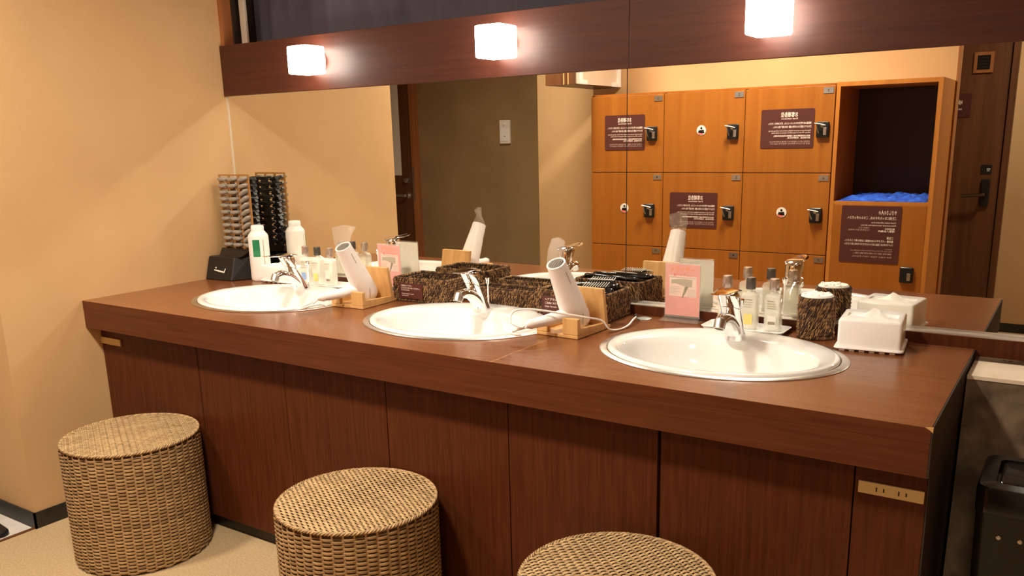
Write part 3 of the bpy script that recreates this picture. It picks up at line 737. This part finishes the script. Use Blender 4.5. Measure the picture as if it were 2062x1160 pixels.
# hair dryer + stand prototypes (local, origin at stand centre on the counter)
def make_stand(label, loc, rot):
    t = thing('dryer_stand', label, 'stand', loc, rot, group='bamboo dryer stands')
    hx = 0.066; y0, y1 = -0.085, 0.085
    MB().box(-hx, y0, 0.0008, hx, y1, 0.010).build('base_board', W_STAND, t, local=True, bevel=0.0015)
    m = MB(); m.add(*quadbox([(-hx, 0.058, 0.0102), (hx, 0.058, 0.0102), (hx, 0.072, 0.0102), (-hx, 0.072, 0.0102)], [(-hx, 0.040, 0.116), (hx, 0.040, 0.116), (hx, 0.054, 0.116), (-hx, 0.054, 0.116)]))
    m.build('back_board', W_STAND, t, local=True, bevel=0.0015)
    MB().box(-hx, y0, 0.0102, -0.030, y0+0.014, 0.040).build('front_lip', W_STAND, t, local=True, bevel=0.0015)
    MB().box(0.018, y0, 0.0102, hx, y0+0.014, 0.054).build('front_lip', W_STAND, t, local=True, bevel=0.0015)
    MB().add(*quadbox([(hx-0.012, y0+0.0142, 0.0102), (hx, y0+0.0142, 0.0102), (hx, 0.0575, 0.0102), (hx-0.012, 0.0575, 0.0102)], [(hx-0.012, y0+0.0142, 0.026), (hx, y0+0.0142, 0.026), (hx, 0.0560, 0.019), (hx-0.012, 0.0560, 0.019)])).build('side_lip', W_STAND, t, local=True)
    MB().box(-hx, y0+0.0142, 0.0102, -hx+0.012, 0.0575, 0.026).build('side_lip', W_STAND, t, local=True)
    return t
def make_dryer(label, loc, rot):
    t = thing('hair_dryer', label, 'hair dryer', loc, rot, group='white hair dryers on stands')
    A = Vector((0.008, 0.014, 0.0175)); B = Vector((0.002, -0.088, 0.198)); ax = (B-A).normalized()
    sx = Vector((1, 0, 0)); sx = (sx-ax*sx.dot(ax)).normalized(); sy = ax.cross(sx)
    def ring(u, rx, ry, n=28, off=0.0):
        c = A+(B-A)*u+ax*off
        return [tuple(c+sx*rx*math.cos(2*PI*i/n)+sy*ry*math.sin(2*PI*i/n)) for i in range(n)]
    m = MB(); m.loft([ring(0.0, 0.018, 0.020), ring(0.012, 0.028, 0.030), ring(0.05, 0.034, 0.037), ring(0.15, 0.0365, 0.040), ring(0.4, 0.0345, 0.0375), ring(0.7, 0.0300, 0.0315), ring(0.93, 0.0265, 0.0265), ring(1.0, 0.0262, 0.0262), ring(1.0, 0.0215, 0.0215), ring(0.96, 0.0205, 0.0205)], cap1=False)
    m.build('barrel', PINKW, t, smooth=True, local=True, angle=45)
    m = MB(); m.loft([ring(0.985, 0.0203, 0.0203), ring(0.990, 0.0203, 0.0203)])
    for q in range(5): m.tube([tuple(A+(B-A)*0.993+sx*(-0.014+q*0.007)-sy*0.014), tuple(A+(B-A)*0.993+sx*(-0.014+q*0.007)+sy*0.014)], 0.0009, 5)
    m.build('outlet_grille', GRILLE, t, smooth=True, local=True)
    m = MB()
    for (u0, u1, an) in ((0.72, 0.90, -0.25), (0.10, 0.24, -0.62)):
        pts = []
        for k in range(7):
            u = u0+(u1-u0)*k/6; a_ = an+ (0.35*(k/6) if u0 < 0.5 else 0.0)
            rr = 0.0366+(0.0285-0.0366)*min(1, max(0, (u-0.15)/0.78)) + 0.0012
            c = A+(B-A)*u; pts.append(tuple(c+sx*rr*math.cos(a_)*1.0+sy*rr*1.06*math.sin(a_)))
        m.tube(pts, 0.0009, 5)
    m.build('seam_lines', GREYPR, t, local=True)
    # clear nozzle
    m = MB(); n = 28; rg = []
    nd = Vector((0.05, 0.04, 1.0)).normalized(); W_ = Vector((NOZ[0], NOZ[1], 0)).normalized()
    for k, (off, rx, ry) in enumerate(((0.0005, 0.0255, 0.0255), (0.016, 0.0262, 0.0190), (0.036, 0.0315, 0.0100), (0.060, NOZ[2], 0.0045))):
        f_ = k/3.0
        c = B+ax*off*(1-f_)+nd*off*f_+Vector((0, 0.006*min(1, f_*2), 0))
        dx = (sx*(1-f_)+W_*f_) if k < 3 else W_
        if k: dx = (W_*(1 if True else 0)*f_*1.4+sx*(1-f_)*0.6)
        dx = dx.normalized(); nn = (ax*(1-f_)+nd*f_).normalized(); dx = (dx-nn*dx.dot(nn)).normalized(); dy = nn.cross(dx)
        rg.append([tuple(c+dx*rx*math.cos(2*PI*i/n)+dy*ry*math.sin(2*PI*i/n)+(nd*0.007*abs(math.sin(PI*i/n))*0 if k < 3 else nd*0.008*(1-abs(math.cos(2*PI*i/n))))) for i in range(n)])
    m.loft(rg, cap0=False, cap1=False)
    m.build('nozzle', GLASSN, t, smooth=True, local=True, angle=60)
    # handle towards the viewer
    H0 = A+(B-A)*0.18; H1 = Vector((-0.030, -0.160, 0.046))
    pts = smooth_path([H0, H0+(H1-H0)*0.35+Vector((0, 0, 0.002)), H0+(H1-H0)*0.7, H1], 5)
    rr = [0.0215-0.0075*(i/(len(pts)-1)) for i in range(len(pts))]
    m = MB(); m.tube(pts, rr, 20, flat=0.9); m.build('handle', WHITE, t, smooth=True, local=True, angle=50)
    d = (H1-H0).normalized()
    m = MB(); m.tube([H1, H1+d*0.004, H1+d*0.016, H1+d*0.020], [0.014, 0.0125, 0.009, 0.004], 16)
    m.build('cord_boot', PINKW, t, smooth=True, local=True)
    return t, H1+d*0.018
NOZ = (0.35, 0.94, 0.042)
make_stand('bamboo dryer stand beside the left basket', (0.944, -0.277, ZC), math.radians(3))
d1, e1 = make_dryer('white hair dryer with clear flared nozzle beside the left basin', (0.944, -0.277, ZC), math.radians(3))
m = MB(); p = e1
m.tube(smooth_path([p, p+Vector((-0.012, -0.020, -0.012)), p+Vector((-0.030, -0.050, -0.024)), p+Vector((-0.022, -0.062, -0.026)), p+Vector((-0.005, -0.035, -0.020)), p+Vector((0.012, -0.004, -0.018)), p+Vector((0.022, 0.012, -0.026))], 8), 0.0028, 8)
m.tube(smooth_path([p+Vector((0.002, -0.004, -0.004)), p+Vector((-0.02, -0.03, -0.026)), p+Vector((-0.040, -0.048, -0.027)), p+Vector((-0.034, -0.060, -0.028)), p+Vector((-0.012, -0.040, -0.027))], 8), 0.0028, 8)
m.build('folded_cord', PINKW, d1, smooth=True, local=True)
MB().lathe([(0.010, 0), (0.010, 0.004), (0.0075, 0.004), (0.0075, 0)], seg=16, cap0=False, cap1=False, M=Matrix.Translation(e1) @ Matrix.Rotation(1.2, 4, 'X')).build('cord_clip', GLASS, d1, smooth=True, local=True)
NOZ = (1.0, -0.35, 0.029)
make_stand('bamboo dryer stand in front of the brush basket', (1.756, -0.312, ZC), math.radians(-3))
d2, e2 = make_dryer('white hair dryer with clear nozzle turned edge-on, in front of the brush basket', (1.756, -0.312, ZC), math.radians(-3))
m = MB(); p = e2
m.tube(smooth_path([p, p+Vector((-0.008, -0.012, -0.004)), p+Vector((-0.032, -0.022, 0.010)), p+Vector((-0.036, 0.0, 0.034)), p+Vector((0.0, 0.035, 0.036)), Vector((0.030, -0.080, 0.064)), Vector((0.062, -0.040, 0.052)), Vector((0.082, 0.010, 0.036)), Vector((0.094, 0.030, 0.010)), Vector((0.104, 0.065, 0.0035)), Vector((0.106, 0.110, 0.006)), Vector((0.098, 0.155, 0.014)), Vector((0.090, 0.185, 0.015))], 8), 0.0026, 8)
m.tube(smooth_path([p+Vector((0.004, 0.0, -0.004)), p+Vector((-0.02, -0.012, -0.012)), p+Vector((-0.030, -0.024, -0.018)), p+Vector((-0.016, -0.030, -0.020)), p+Vector((-0.002, -0.018, -0.022))], 8), 0.0034, 8)
m.build('cord', PINKW, d2, smooth=True, local=True)
m = MB(); m.tube([(0.088, 0.186, 0.0145), (0.078, 0.206, 0.0125), (0.074, 0.214, 0.012)], [0.0050, 0.0065, 0.0065], 10)
m.build('plug', BLACK, d2, smooth=True, local=True)
gr = MB().lathe([(0.021, 0.0003), (0.021, 0.0022), (0.017, 0.0032), (0.002, 0.0034)], (1.858, -0.080, ZC), 32).build('cable_grommet', mat('pale_grommet', (0.42, 0.44, 0.40), 0.3, 0.3), smooth=True)
tag(gr, 'small round pale grey cable grommet set in the worktop', 'grommet')

# bottles and trays
def make_bottle(label, x, y, capm, kind, grp):
    t = thing('lotion_bottle', label, 'bottle', (x, y, ZC+0.0062), group=grp)
    m = MB(); h = 0.0215
    m.loft([rrect(h-0.002, h*0.75-0.002, 0.005, 0.0005, 4), rrect(h, h*0.75, 0.006, 0.003, 4), rrect(h, h*0.75, 0.006, 0.090, 4), rrect(h-0.004, h*0.75-0.004, 0.006, 0.097, 4), rrect(0.0085, 0.0085, 0.0084, 0.1005, 4), rrect(0.0085, 0.0085, 0.0084, 0.1075, 4)])
    m.build('glass', BOTTLE, t, smooth=True, local=True, angle=50)
    m = MB(); m.loft([rrect(h-0.003, h*0.75-0.003, 0.004, 0.004, 4), rrect(h-0.003, h*0.75-0.003, 0.004, 0.080, 4)])
    m.build('lotion', LOTION, t, smooth=True, local=True, angle=50)
    m = MB(); m.lathe([(0.0125, 0.1078), (0.0130, 0.110), (0.0125, 0.136), (0.0115, 0.1385), (0.002, 0.139)], seg=24)
    m.build('cap', capm, t, smooth=True, local=True)
    m = MB(); yy = -h*0.75-0.0004
    lab = {'a': BLUEL, 'b': YELL, 'c': CARDB}[kind]
    m.box(-0.011, yy-0.0002, 0.014, 0.012, yy, 0.042, 0)
    if kind == 'c': m.box(-0.009, yy-0.0004, 0.018, 0.010, yy-0.0003, 0.026, 1)
    for q in range(4): m.box(-0.013, yy-0.0002, 0.060+q*0.0065, 0.004+random.uniform(0, 0.009), yy, 0.0615+q*0.0065+0.0008*(q == 3), 1)
    m.build('label', [lab, GREYPR], t, local=True)
    return t
def make_tray(label, x0, x1, y0, y1):
    t = thing('tray', label, 'tray', ((x0+x1)/2, (y0+y1)/2, ZC), group='white bottle trays')
    hx, hy = (x1-x0)/2, (y1-y0)/2
    m = MB(); m.loft([rrect(hx-0.012, hy-0.012, 0.010, 0.0006, 5), rrect(hx-0.009, hy-0.009, 0.012, 0.0012, 5), rrect(hx, hy, 0.014, 0.0125, 5), rrect(hx-0.0015, hy-0.0015, 0.013, 0.0130, 5), rrect(hx-0.010, hy-0.010, 0.012, 0.0056, 5), rrect(hx-0.014, hy-0.014, 0.010, 0.0050, 5)])
    m.build('dish', WHITE, t, smooth=True, local=True, angle=50)
make_tray('white tray of bottles behind the right faucet', 2.050, 2.274, -0.142, -0.042)
make_bottle('lotion bottle with pale cap, left one on the right tray', 2.104, -0.083, CAPS, 'a', 'lotion bottles on the right tray')
make_bottle('lotion bottle with black cap and yellow label, middle one on the right tray', 2.170, -0.087, CAPG, 'b', 'lotion bottles on the right tray')
make_bottle('lotion bottle with pinkish silver cap and white label, right one on the right tray', 2.232, -0.083, CAPS, 'c', 'lotion bottles on the right tray')
make_tray('white tray of bottles behind the left hair dryer', 0.440, 0.700, -0.140, -0.042)
make_bottle('lotion bottle with pale cap and blue label, left one on the left tray', 0.478, -0.092, CAPS, 'a', 'lotion bottles on the left tray')
make_bottle('lotion bottle with black cap and yellow label, middle one on the left tray', 0.541, -0.092, CAPG, 'b', 'lotion bottles on the left tray')
make_bottle('lotion bottle with silver cap and white label, right one on the left tray', 0.604, -0.092, CAPS, 'c', 'lotion bottles on the left tray')

# pink card stands
def make_card(label, x0, y):
    t = thing('card_stand', label, 'sign', (x0+0.0525, y, ZC), group='pink hair dryer cards in acrylic stands')
    m = MB(); m.box(-0.0535, -0.0022, 0.010, 0.0535, -0.0012, 0.166); m.box(-0.0535, 0.0012, 0.010, 0.0535, 0.0022, 0.166)
    m.box(-0.0535, -0.0012, 0.010, 0.0535, 0.0012, 0.0125)
    m.add(*quadbox([(-0.058, -0.030, 0.0006), (0.058, -0.030, 0.0006), (0.058, 0.028, 0.0006), (-0.058, 0.028, 0.0006)], [(-0.0535, -0.004, 0.0098), (0.0535, -0.004, 0.0098), (0.0535, 0.004, 0.0098), (-0.0535, 0.004, 0.0098)]))
    m.build('acrylic_holder', GLASS, t, local=True)
    m = MB(); m.box(-0.0515, -0.0008, 0.014, 0.0515, 0.0, 0.1615, 0); m.box(-0.0515, 0.0, 0.014, 0.0515, 0.0008, 0.1615, 1)
    yy = -0.0010
    Mf = lambda x, z: frame((x, yy, z), (1, 0, 0), (0, 0, 1))
    m.add([(-0.040, yy+0.0001, 0.070), (0.042, yy+0.0001, 0.070), (0.042, yy+0.0001, 0.128), (-0.040, yy+0.0001, 0.130)], [(0, 1, 2, 3)], 2)
    put_text(m, 'ドライヤー', 0.022, Mf(-0.034, 0.138), 3, width=0.070)
    put_text(m, '髪にやさしい', 0.010, Mf(-0.028, 0.1275), 4, width=0.056)
    m.box(-0.038, yy-0.0002, 0.1235, 0.040, yy, 0.1250, 6)
    # dryer picture
    g = [(-0.034, 0.117), (-0.034, 0.105), (-0.020, 0.107), (0.012, 0.098), (0.028, 0.098), (0.030, 0.119), (0.005, 0.121)]
    m.add([(x, yy-0.0002, z) for x, z in g], [tuple(range(len(g)))], 6)
    g = [(-0.029, 0.116), (-0.023, 0.113), (0.000, 0.112), (0.004, 0.118), (0.000, 0.1195)]
    m.add([(x, yy-0.0003, z) for x, z in g], [tuple(range(len(g)))], 7)
    g = [(0.008, 0.099), (-0.001, 0.068), (0.002, 0.066), (0.018, 0.098)]
    m.add([(x, yy-0.0002, z) for x, z in g], [tuple(range(len(g)))], 5)
    for q in range(5):
        m.box(-0.038, yy-0.0002, 0.078+q*0.0045, -0.038+random.uniform(0.018, 0.030), yy, 0.0792+q*0.0045, 7)
        m.box(0.016, yy-0.0002, 0.072+q*0.0045, 0.040, yy, 0.0732+q*0.0045, 7)
    m.build('card', [PINK, CARDB, PINKL, ORANGE, REDP, GREYPR, GREYLT, GREYLT], t, local=True)
    return t
make_card('pink hair dryer card in clear stand, before the mirror left of the right faucet', 1.909, -0.052)
make_card('pink hair dryer card in clear stand, behind the left bamboo dryer stand', 0.802, -0.048)

# ------------------------------------------------------------------ lockers (seen in the mirror)
YL = -2.1223
LX = [0.4785, 0.9272, 1.3768, 1.8200]; LZ = [1.485, 1.066, 0.657, 0.248]
def sign_mesh(mb_, x_right, z_top, w_, h_, y, lines, mats=(0, 1, 2)):
    """plate facing +y; lines use coordinates from its upper left corner as its reader sees it"""
    n = 5; r = 0.008
    pts = [(x_right-w_/2+p_[0], 0, z_top-h_/2+p_[1]) for p_ in [(a_[0], a_[1]) for a_ in rrect(w_/2, h_/2, r, 0, n)]]
    mb_.loft([[(p_[0], y, p_[2]) for p_ in pts], [(p_[0], y+0.0015, p_[2]) for p_ in pts]], mats[0])
    for (s_, sz, dx, dz, wd, mi) in lines:
        put_text(mb_, s_, sz, frame((x_right-dx, y+0.0018, z_top-dz), (-1, 0, 0), (0, 0, 1)), mats[mi], width=wd)
NOTE = [('お客様各位', 0.026, 0.082, 0.037, 0.084, 1), ('Dear customers', 0.010, 0.082, 0.050, 0.082, 1),
        ('貴重品は必ず鍵付きのロッカーに入れ、鍵をお持ちください。', 0.0115, 0.014, 0.074, 0.215, 1), ('鍵をかけずに放置されたお荷物の盗難・紛失は責任を負いません。', 0.0115, 0.014, 0.091, 0.190, 1),
        ('Please be sure to put your valuables in the locker and keep the key', 0.0085, 0.016, 0.108, 0.210, 1), ('with you. We are not responsible for any lost or stolen items.', 0.0085, 0.016, 0.118, 0.195, 1),
        ('请务必将贵重物品放入储物柜并随身携带钥匙。', 0.0085, 0.016, 0.134, 0.185, 1), ('遗失或被盗，本馆概不负责。', 0.0085, 0.016, 0.144, 0.115, 1),
        ('귀중품은 반드시 사물함에 넣고 열쇠를 보관해 주십시오.', 0.0085, 0.016, 0.162, 0.205, 2), ('분실 및 도난에 대해서는 책임지지 않습니다.', 0.0085, 0.016, 0.172, 0.200, 2)]
lk = thing('locker_bank', 'orange-brown wooden locker bank with black locks and an open shelf at one end', 'lockers', (1.38, YL-0.2, 0))
YK = YB+0.002
m = MB()
m.box(LX[0]-0.004, YK, 0.0, LX[0]+0.012, YL-0.0205, 1.490)
for x in (LX[1], LX[2], LX[3]): m.box(x-0.008, YK, 0.05, x+0.008, YL-0.0205, 1.488)
for z in LZ[1:]: m.box(LX[0], YK, z-0.008, LX[3], YL-0.0205, z+0.008)
m.box(LX[0], YK, 1.485, LX[3], YL-0.0205, 1.495); m.box(LX[0], YK, 0.05, LX[3], YK+0.01, 1.486)
m.build('carcass', W_LOCK, lk)
MB().box(LX[0], YK, 0.0, 2.285, YL-0.03, 0.05).build('plinth', BASEB, lk)
TOPT = 1.496
m = MB()
m.box(LX[3]+0.006, YK, 0.05, LX[3]+0.024, YL, 1.476)
m.box(2.272, YK, 0.05, 2.2918, YL, 1.476)
m.box(LX[3]+0.006, YK, 1.476, 2.2918, YL, TOPT)
m.box(LX[3]+0.024, YK, 0.915, 2.272, YL-0.001, 0.931)
m.build('open_shelf_frame', W_LOCKE, lk)
MB().box(LX[3]+0.024, YK, 0.06, 2.272, YK+0.01, 0.915).box(LX[3]+0.024, YK, 0.931, 2.272, YK+0.01, 1.476).build('back_board', mat('dark_back_board', (0.045, 0.018, 0.007), 0.6), lk)
bx_ = MB().box(LX[3]+0.0245, YL-0.018, 0.052, 2.2715, YL+0.0005, 0.914).build('shelf_door', W_LOCK, lk, bevel=0.001)
tag(bx_, 'door below the open shelf with the large maroon notice')
m = MB()
BIG = [('やさしさの人の', 0.024, 0.022, 0.040, 0.082, 1), ('ご使用になったタオルは、こちらのボックスへ', 0.016, 0.022, 0.064, 0.225, 1),
       ('Used towel collection box', 0.0105, 0.022, 0.083, 0.112, 1), ('Please put your used towels into this box', 0.0095, 0.022, 0.096, 0.160, 1),
       ('用过的毛巾', 0.0105, 0.025, 0.113, 0.044, 1), ('请放入此箱内', 0.0105, 0.025, 0.124, 0.075, 1), ('사용한 수건', 0.010, 0.140, 0.110, 0.050, 2), ('이 상자에 넣어 주세요', 0.010, 0.140, 0.121, 0.100, 2),
       ('ご注意', 0.013, 0.028, 0.158, 0.030, 1), ('館内着・バスタオルはお部屋にお持ち帰りください。', 0.012, 0.028, 0.174, 0.225, 1), ('フェイスタオルはご自由にお使いいただけますのでお申し付けください。', 0.012, 0.028, 0.191, 0.226, 1),
       ('Attention', 0.009, 0.030, 0.210, 0.032, 2), ('Please take the bath towels back to your room after use.', 0.009, 0.030, 0.220, 0.195, 2), ('请将浴巾带回客房。', 0.009, 0.030, 0.234, 0.180, 2), ('목욕 타월은 객실로 가져가 주십시오.', 0.009, 0.030, 0.250, 0.185, 2)]
sign_mesh(m, 2.163, 0.911, 0.276, 0.278, YL+0.0008, BIG)
m.build('notice', [SIGNM, SIGNT, SIGNF], bx_)
def lock(door, x, z, key=True):
    m = MB(); m.loft([rrect(0.030, 0.038, 0.006, 0.0, 4), rrect(0.030, 0.038, 0.006, 0.009, 4), rrect(0.027, 0.035, 0.005, 0.012, 4)], M=frame((x, YL+0.0006, z), (-1, 0, 0), (0, 0, 1)))
    m.build('lock', BLACK, door, smooth=True, angle=40)
    m = MB(); m.box(x+0.004, YL+0.0128, z-0.026, x+0.020, YL+0.0150, z+0.010); m.build('lock_plate', METAL, door, bevel=0.001)
    if key:
        m = MB()
        m.tube(smooth_path([(x+0.016, YL+0.024, z+0.020), (x-0.004, YL+0.030, z+0.026), (x-0.034, YL+0.034, z+0.031)], 5), [0.0050]*5+[0.0055]*5+[0.0045], 8, flat=0.5)
        m.build('key_tag', WHITE, door, smooth=True)
        m = MB(); m.tube(smooth_path([(x-0.026, YL+0.030, z+0.028), (x-0.020, YL+0.033, z+0.005), (x-0.012, YL+0.028, z-0.018)], 6), 0.0022, 6)
        m.tube([(x, YL+0.012, z+0.012), (x, YL+0.026, z+0.018)], 0.007, 10)
        m.build('key_cord', METAL, door, smooth=True)
num = 1
for r in range(4):
    for c_ in range(3):
        z1 = LZ[r]-0.002; z0_ = (LZ[r+1]+0.002) if r < 3 else 0.055
        x0_, x1_ = LX[c_]+0.0018, LX[c_+1]-0.0018
        if c_ == 2: x1_ = LX[3]+0.0005
        d = MB().box(x0_, YL-0.018, z0_, x1_, YL, z1).build('locker_door', W_LOCK, lk, bevel=0.0012)
        m = MB(); m.box(x1_-0.056, YL+0.0003, z1-0.036, x1_-0.008, YL+0.002, z1-0.008, 0)
        put_text(m, str(num), 0.020, frame((x1_-0.032, YL+0.0023, z1-0.029), (-1, 0, 0), (0, 0, 1)), 1, 'CENTER')
        m.build('number_plate', [METAL, BLACK], d); num += 1
        if r < 3:
            lock(d, (0.860, 1.318, 1.772)[c_]-(0.010 if r else 0), LZ[r]-0.209)
        if (r, c_) in ((0, 0), (0, 2), (1, 1)):
            m = MB(); sign_mesh(m, {(0, 0): 0.815, (0, 2): 1.729, (1, 1): 1.244}[(r, c_)], LZ[r]-0.105, {(0, 0): 0.246, (0, 2): 0.266, (1, 1): 0.272}[(r, c_)], 0.190, YL+0.0005, NOTE)
            m.build('notice', [SIGNM, SIGNT, SIGNF], d)
        elif r < 2:
            Mx = frame((x1_-0.232, YL+0.0004, LZ[r]-0.198), (-1, 0, 0), (0, 0, 1))
            m = MB(); m.lathe([(0.026, 0), (0.026, 0.0012)], seg=28, M=Mx, m=0)
            m.lathe([(0.006, 0.0013), (0.006, 0.0017)], (0, 0.011, 0), 14, M=Mx, m=1)
            m.add([(-0.018, -0.016, 0.0016), (0.018, -0.012, 0.0016), (0.014, 0.001, 0.0016), (-0.014, 0.003, 0.0016)], [(0, 1, 2, 3)], 1, Mx)
            m.add([(-0.012, -0.023, 0.0016), (0.012, -0.023, 0.0016), (0.020, -0.012, 0.0016), (-0.004, -0.006, 0.0016)], [(0, 1, 2, 3)], 2, Mx)
            m.build('round_sticker', [CARDB, BLACK, REDP], d)
lock(bx_, 2.206, 0.585, False)
# blue folded towels on the open shelf
m = MB(); N = 26; x0_, x1_, y0_, y1_ = 1.856, 2.264, -2.46, -2.135
vs = []
for i in range(N+1):
    for j in range(N+1):
        u, v = i/N, j/N
        e = min(1, min(u, 1-u)*9)*min(1, min(v, 1-v)*7)
        vs.append((x0_+(x1_-x0_)*u, y0_+(y1_-y0_)*v, 0.933+e*(0.020+0.007*math.sin(u*17+v*5)*math.cos(v*13)+0.006*math.sin(u*41+v*9))))
fs = [(i*(N+1)+j, (i+1)*(N+1)+j, (i+1)*(N+1)+j+1, i*(N+1)+j+1) for i in range(N) for j in range(N)]
m.add(vs, fs)
o = m.build('crumpled_towel', BLUET, smooth=True, angle=80); o.modifiers.new('s', 'SOLIDIFY').thickness = 0.004
tag(o, 'crumpled bright blue cloth lying on the open shelf of the lockers', 'cloth')

# box on the wall over the lockers
wl = thing('wall_cabinet', 'brown-fronted box with cream side and pale corner brackets on the wall above the lockers', 'wall box', (0.357, YB, 1.551))
MB().box(0.270, -1.988, 1.551, 0.443, -1.970, 2.10).build('front_panel', W_BROWN, wl, bevel=0.001)
MB().box(0.270, YB+0.002, 1.551, 0.4425, -1.9885, 2.10).build('body', W_BROWN, wl)
MB().box(0.388, -1.9698, 1.551, 0.394, -1.966, 2.10).build('trim_strip', W_STAND, wl)
MB().box(0.416, -1.9698, 1.551, 0.422, -1.966, 2.10).build('trim_strip', W_STAND, wl)
MB().box(0.4426, -2.500, 1.556, 0.448, -2.010, 2.10).build('side_panel', CREAM, wl)
MB().box(0.4435, -2.055, 1.553, 0.466, -2.030, 2.10).box(0.4435, -2.110, 1.553, 0.466, -2.055, 1.578).build('corner_bracket', PAPER, wl, bevel=0.003)
MB().box(0.4435, -2.525, 1.553, 0.466, -2.498, 2.10).box(0.4435, -2.498, 1.553, 0.466, -2.440, 1.578).build('corner_bracket', PAPER, wl, bevel=0.003)

# switch box on the brown wall
sw = thing('wall_control', 'small white control box on the shaded brown wall', 'switch', (-0.706, -3.0, 1.232))
MB().box(-0.754, -2.9995, 1.232, -0.664, -2.980, 1.398).build('case', PLAST, sw, bevel=0.004)
MB().box(-0.740, -2.9798, 1.250, -0.676, -2.977, 1.345).build('cover', WHITE, sw, bevel=0.001)
MB().lathe([(0.010, 0), (0.009, 0.008)], seg=14, M=frame((-0.708, -2.9797, 1.372), (-1, 0, 0), (0, 0, 1))).build('knob', WHITE, sw, smooth=True)
MB().lathe([(0.004, 0), (0.004, 0.001)], seg=10, M=frame((-0.706, -2.9767, 1.285), (-1, 0, 0), (0, 0, 1))).build('lamp', BLACK, sw)

# doors seen in the mirror
d1_ = thing('door_1', None, None, (-1.95, -3.0, 0), kind='structure')
MB().box(-2.35, -2.999, 0.003, -1.585, -2.965, 2.05).build('leaf', W_BROWN, d1_, bevel=0.002)
MB().box(-1.583, -2.9995, 0.0, -1.535, -2.950, 2.09).box(-2.40, -2.9995, 0.0, -2.352, -2.950, 2.09).box(-2.352, -2.9995, 2.052, -1.583, -2.950, 2.09).build('door_frame', W_FRAME, d1_, bevel=0.002)
MB().box(-2.05, -2.9645, 1.00, -1.70, -2.962, 1.85).build('notice_panel', CARDB, d1_)
hm = MB(); hm.lathe([(0.026, 0), (0.026, 0.008), (0.012, 0.010), (0.011, 0.048)], seg=20, M=frame((-1.635, -2.9645, 0.845), (-1, 0, 0), (0, 0, 1)))
hm.tube(smooth_path([(-1.635, -2.915, 0.845), (-1.70, -2.912, 0.845), (-1.79, -2.912, 0.842)], 4), 0.010, 10)
hm.build('door_handle', METAL, d1_, smooth=True)
MB().lathe([(0.028, 0), (0.026, 0.012), (0.020, 0.03), (0.008, 0.034)], seg=20, M=frame((-1.640, -2.9645, 0.965), (-1, 0, 0), (0, 0, 1))).build('lock_knob', METAL, d1_, smooth=True)
MB().box(-1.582, -2.9498, 0.80, -1.560, -2.948, 1.06).build('strike_plate', METAL, d1_)
d2_ = thing('door_2', None, None, (2.05, -3.8, 0), kind='structure')
MB().box(1.62, -3.799, 0.003, 2.430, -3.765, 2.10).build('leaf', W_BROWN, d2_, bevel=0.002)
MB().box(2.434, -3.7995, 0.0, 2.470, -3.750, 2.14).box(1.58, -3.7995, 0.0, 1.616, -3.750, 2.14).box(1.616, -3.7995, 2.104, 2.434, -3.750, 2.14).build('door_frame', W_BROWN, d2_, bevel=0.002)
g = MB(); gx0, gx1, gz0, gz1 = 2.228, 2.335, 1.592, 1.712
g.box(gx0, -3.7645, gz0, gx1, -3.757, gz0+0.018).box(gx0, -3.7645, gz1-0.018, gx1, -3.757, gz1).box(gx0, -3.7645, gz0+0.018, gx0+0.018, -3.757, gz1-0.018).box(gx1-0.018, -3.7645, gz0+0.018, gx1, -3.757, gz1-0.018)
g.build('vent_frame', W_FRAME, d2_)
g = MB(); g.box(gx0+0.018, -3.7648, gz0+0.018, gx1-0.018, -3.763, gz1-0.018)
for q in range(6): g.box(gx0+0.02, -3.763, gz0+0.026+q*0.018, gx1-0.02, -3.760, gz0+0.030+q*0.018)
g.build('vent_grille', BLACK, d2_)
m = MB(); m.box(2.335, -3.7648, 0.790, 2.385, -3.750, 0.960); m.build('lever_plate', BLACK, d2_, bevel=0.006)
m = MB(); m.tube(smooth_path([(2.360, -3.750, 0.865), (2.358, -3.710, 0.865), (2.330, -3.705, 0.864), (2.235, -3.705, 0.858)], 5), 0.010, 10)
m.build('door_handle', DKMETAL, d2_, smooth=True)
m = MB(); m.box(2.325, -3.7648, 0.990, 2.385, -3.762, 1.045, 0)
put_text(m, '空', 0.022, frame((2.378, -3.7617, 1.008), (-1, 0, 0), (0, 0, 1)), 1)
m.build('occupancy_plate', [BLACK, CARDB], d2_)
m = MB(); m.box(2.02, -3.7648, 1.335, 2.235, -3.761, 1.475, 0)
put_text(m, 'ゆ', 0.034, frame((2.190, -3.7607, 1.410), (-1, 0, 0), (0, 0, 1)), 1); put_text(m, '1', 0.032, frame((2.140, -3.7607, 1.412), (-1, 0, 0), (0, 0, 1)), 1)
put_text(m, 'BATH', 0.014, frame((2.186, -3.7607, 1.378), (-1, 0, 0), (0, 0, 1)), 1)
m.build('door_sign', [SIGNM, SIGNT], d2_)

# dark mat edge just visible on the pale floor at the left
m = MB(); m.loft([rrect(0.16, 0.045, 0.03, 0.0008, 6), rrect(0.16, 0.045, 0.03, 0.012, 6), rrect(0.15, 0.038, 0.025, 0.022, 6)], M=Matrix.Translation((-0.190, -1.065, 0)) @ Matrix.Rotation(-0.1, 4, 'Z'))
o = m.build('slipper', BLACK, smooth=True, angle=50)
tag(o, 'black slipper toe at the left edge on the pale floor beyond the wall corner', 'slipper')
